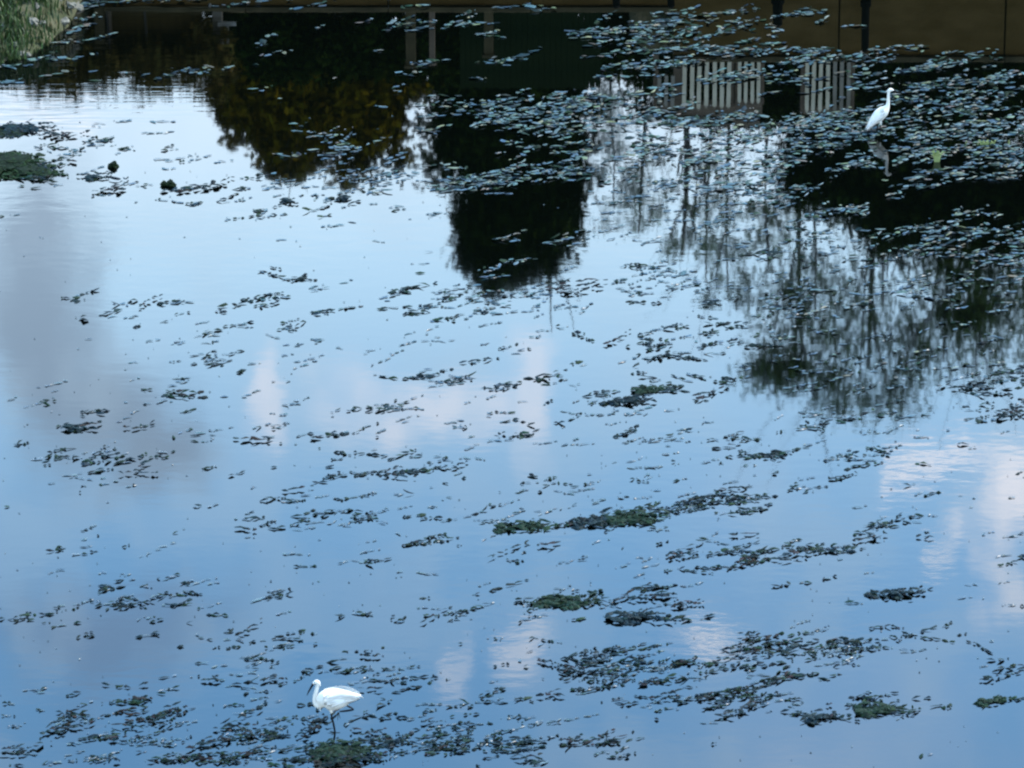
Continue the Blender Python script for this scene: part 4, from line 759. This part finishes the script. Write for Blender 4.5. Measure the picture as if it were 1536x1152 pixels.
# tuft of green leaves by the far egret
def tuft(u, v, hpx, n, label, name='reed_tuft', spread=.05):
    X, Y, s, sn = G(u, v); t_ = thing(name, label, 'plant', (X, Y, 0)); q = MB()
    for k in range(n):
        a = random.uniform(-1, 1); hh = hpx/s*random.uniform(.6, 1.1); x_ = random.gauss(0, spread*.5)
        o = MB(); wd = .010
        o.tube([(x_, 0, -.02), (x_+a*hh*.12, 0, hh*.5), (x_+a*hh*.38, random.uniform(-.03, .03), hh*.85), (x_+a*hh*.62, 0, hh*.80)], [(wd, .004), (wd*1.3, .004), (wd, .003), (.002, .002)], 5)
        o.build('blade', M['tuft'], t_)
M['tuft'] = mat('yellow_green_blades', (.10, .13, .03), .6, var=(.16, .17, .06), var_scale=12)
tuft(1405, 243, 24, 14, 'yellow green leafy tuft standing in the weed right of the far egret')
tuft(1478, 217, 8, 12, 'low spreading yellow green plant near the right edge beyond the leafy tuft', 'low_plant', .25)

# ------------------------------------------------------------------ egrets
def loft(rings, n=18):
    """rings: (forward, up, half width, half height, side offset); one continuous skin along the spine"""
    V = []; F = []; m_ = len(rings)
    for i, (f, z, rw, rh, sy) in enumerate(rings):
        a = rings[max(0, i-1)]; b_ = rings[min(m_-1, i+1)]
        d = Vector((b_[0]-a[0], 0, b_[1]-a[1])).normalized(); up = Vector((-d.z, 0, d.x))
        for j in range(n):
            q = 2*math.pi*j/n; p_ = Vector((f, sy, z)) + up*rh*math.sin(q) + Vector((0, 1, 0))*rw*math.cos(q); V.append(tuple(p_))
    for i in range(m_-1):
        for j in range(n): F.append((i*n+j, i*n+(j+1) % n, (i+1)*n+(j+1) % n, (i+1)*n+j))
    F.append(tuple(reversed(range(n)))); F.append(tuple((m_-1)*n+j for j in range(n)))
    return V, F
def spline(ctrl, k=5):
    out = []
    for i in range(len(ctrl)-1):
        p0, p1, p2, p3 = (ctrl[max(0, i-1)], ctrl[i], ctrl[i+1], ctrl[min(len(ctrl)-1, i+2)])
        for s_ in range(k):
            t_ = s_/k; out.append(tuple(.5*((2*b_) + (-a+c)*t_ + (2*a-5*b_+4*c-d)*t_*t_ + (-a+3*b_-3*c+d)*t_**3) for a, b_, c, d in zip(p0, p1, p2, p3)))
    out.append(tuple(ctrl[-1])); return out
def egret(label, u, v, rz, body, thigh, legs, bill, eye, wing, plumes, feet):
    X, Y, s, sn = G(u, v); t_ = thing('egret', label, 'egret', (X, Y, 0), rz, 'white egrets wading in the pond')
    bv, bf = loft(spline(body)); q = MB(); q.V = list(bv); q.F = list(bf)
    nb = len(q.F)
    for th in thigh: q.tube(th[0], th[1], 10)
    nt_ = len(q.F)
    for lg in legs: q.tube([Vector(p_) for p_ in lg[0]], lg[1], 8)
    nl_ = len(q.F)
    for ft in feet: q.tube(ft, [.0045, .004, .002][:len(ft)] if len(ft) == 3 else .004, 6)
    me = mesh_from('body', q.V, q.F, smooth=True)
    for m_ in (M['feather'], M['black'], M['yellow']): me.materials.append(m_)
    for i, p_ in enumerate(me.polygons): p_.material_index = 0 if i < nt_ else (1 if i < nl_ else 2)
    bo = link('body', me, None, t_)
    sub_ = bo.modifiers.new('smooth', 'SUBSURF'); sub_.levels = 1; sub_.render_levels = 1
    q = MB(); q.tube(bill[0], bill[1], 8); q.build('bill', M['black'], t_, smooth=True)
    for sy in (-1, 1): MB().lump((eye[0], sy*eye[2], eye[1]), (.004, .003, .004), 1, 5, 8, 0).build('eye', M['black'], t_, smooth=True)
    for sy in (-1, 1):                          # folded wings, layered feathers
        wo_ = None
        for k, (a, b_, hw, off) in enumerate(wing):
            q = MB(); n = 8; pts = []
            for i in range(n+1):
                f = i/n; hh = hw*math.sin(math.pi*min(1, f*.85+.12))**.7 + .002; fx = a[0] + (b_[0]-a[0])*f; fz = a[1] + (b_[1]-a[1])*f + .012*math.sin(math.pi*f)
                k0 = len(q.V); cur = off*(1-.45*f)
                for (dz, dy) in ((hh, -.016), (hh*.4, .003), (-hh*.4, .004), (-hh, -.012), (0, -.012)):
                    q.V.append((fx, sy*(cur+dy), fz+dz))
            for i in range(n):
                for j in range(5): q.F.append((i*5+j, i*5+(j+1) % 5, (i+1)*5+(j+1) % 5, (i+1)*5+j))
            q.F.append((0, 1, 2, 3, 4)); q.F.append((n*5+4, n*5+3, n*5+2, n*5+1, n*5))
            if k == 0: wo_ = q.build('wing', M['wingm'], t_, smooth=True)
            else: q.build('feather_row', M['wingm'], wo_, smooth=True)
    for pl in plumes: 
        q = MB(); q.tube(pl, [.006, .005, .0015], 5); q.build('plume', M['feather'], t_, smooth=True)
    return t_
# near egret: faces left (local +x turned to world -x), one leg drawn up
egret('foreground white egret with hunched neck and black bill, standing on one leg above dark weed', 503, 1097, R(180),
  body=[(-.235, .352, .012, .005, 0), (-.20, .352, .028, .014, 0), (-.15, .342, .052, .044, 0), (-.09, .330, .074, .074, 0), (-.02, .318, .088, .100, 0), (.05, .312, .088, .104, 0),
        (.105, .298, .068, .084, 0), (.135, .268, .040, .046, 0), (.156, .258, .028, .032, 0), (.176, .282, .021, .023, 0), (.181, .325, .018, .0185, 0), (.174, .37, .0165, .017, 0), (.163, .41, .016, .017, 0),
        (.156, .442, .016, .017, 0), (.150, .468, .021, .022, 0), (.160, .484, .023, .020, 0), (.178, .480, .018, .016, 0), (.196, .466, .009, .009, 0)],
  thigh=[([(.03, .028, .27), (.035, .03, .22), (.035, .03, .185)], [.03, .022, .009]), ([(-.04, -.035, .29), (-.07, -.035, .255), (-.10, -.035, .235)], [.032, .024, .009])],
  legs=[([(.036, .03, .20), (.025, .03, .125), (.018, .03, .11), (.0, .03, .0), (.0, .03, -.06)], [.0095, .009, .011, .009, .008]),
        ([(-.09, -.035, .245), (-.165, -.035, .205), (-.175, -.035, .198), (-.10, -.035, .185), (-.03, -.035, .178)], [.010, .0095, .012, .010, .0095])],
  bill=([(.19, 0, .470), (.212, 0, .432), (.236, 0, .388), (.252, 0, .350)], [(.012, .011), (.009, .010), (.0065, .0075), (.002, .003)]),
  eye=(.180, .487, .0175),
  wing=[((.095, .335), (-.225, .350), .066, .092), ((.07, .305), (-.15, .315), .036, .099), ((.10, .370), (-.10, .376), .030, .081), ((.03, .280), (-.20, .332), .024, .094)],
  plumes=[[(.145, .004, .468), (.132, .006, .455), (.125, .008, .44)], [(-.18, .01, .37), (-.225, .012, .355), (-.255, .014, .335)], [(-.18, -.02, .365), (-.22, -.02, .345), (-.245, -.02, .322)], [(.14, .02, .25), (.135, .022, .225), (.12, .02, .20)]],
  feet=[[(-.03, -.035, .178), (-.022, -.035, .13), (-.02, -.035, .085)], [(-.03, -.035, .178), (-.036, -.03, .14), (-.046, -.03, .105)], [(-.03, -.035, .178), (-.01, -.04, .14), (-.002, -.04, .11)],
        [(0, .03, .0), (.04, .035, .002), (.07, .04, .0)], [(0, .03, .0), (.03, .01, .002), (.055, -.01, .0)], [(0, .03, .0), (.02, .06, .002), (.04, .08, .0)], [(0, .03, .0), (-.03, .03, .002), (-.05, .03, .0)]])
# far egret: faces right, neck stretched up
egret('white egret with its neck stretched upright, wading in the pale weed', 1319, 199, R(8),
  body=[(-.155, .058, .014, .006, 0), (-.135, .080, .032, .018, 0), (-.10, .118, .050, .040, 0), (-.055, .170, .068, .062, 0), (-.005, .222, .076, .074, 0), (.045, .268, .064, .066, 0),
        (.075, .302, .044, .044, 0), (.092, .335, .028, .028, 0), (.098, .372, .020, .021, 0), (.099, .41, .017, .018, 0), (.099, .45, .016, .017, 0), (.101, .49, .016, .017, 0),
        (.107, .518, .019, .021, 0), (.122, .533, .021, .021, 0), (.142, .530, .017, .016, 0), (.160, .522, .009, .009, 0)],
  thigh=[([(-.02, .03, .18), (-.02, .03, .13), (-.018, .03, .105)], [.026, .018, .009]), ([(.0, -.03, .18), (.004, -.03, .13), (.006, -.03, .105)], [.026, .018, .009])],
  legs=[([(-.018, .03, .12), (-.02, .03, .05), (-.016, .03, -.08)], [.009, .0085, .0075]), ([(.006, -.03, .12), (.0, -.03, .05), (.012, -.03, -.08)], [.009, .0085, .0075])],
  bill=([(.155, 0, .525), (.19, 0, .512), (.225, 0, .498), (.255, 0, .486)], [(.010, .009), (.0075, .008), (.005, .005), (.0015, .002)]),
  eye=(.140, .537, .0165),
  wing=[((.045, .265), (-.16, .06), .052, .080), ((.04, .235), (-.11, .10), .034, .086), ((.03, .30), (-.10, .155), .026, .066)],
  plumes=[[(.105, .004, .535), (.08, .006, .52), (.06, .008, .498)], [(-.13, .01, .085), (-.155, .012, .06), (-.17, .014, .035)], [(.09, .02, .29), (.098, .022, .25), (.09, .02, .215)]],
  feet=[[(-.016, .03, -.08), (.02, .035, -.082), (.05, .04, -.084)], [(.012, -.03, -.08), (.05, -.035, -.082), (.08, -.04, -.084)]])
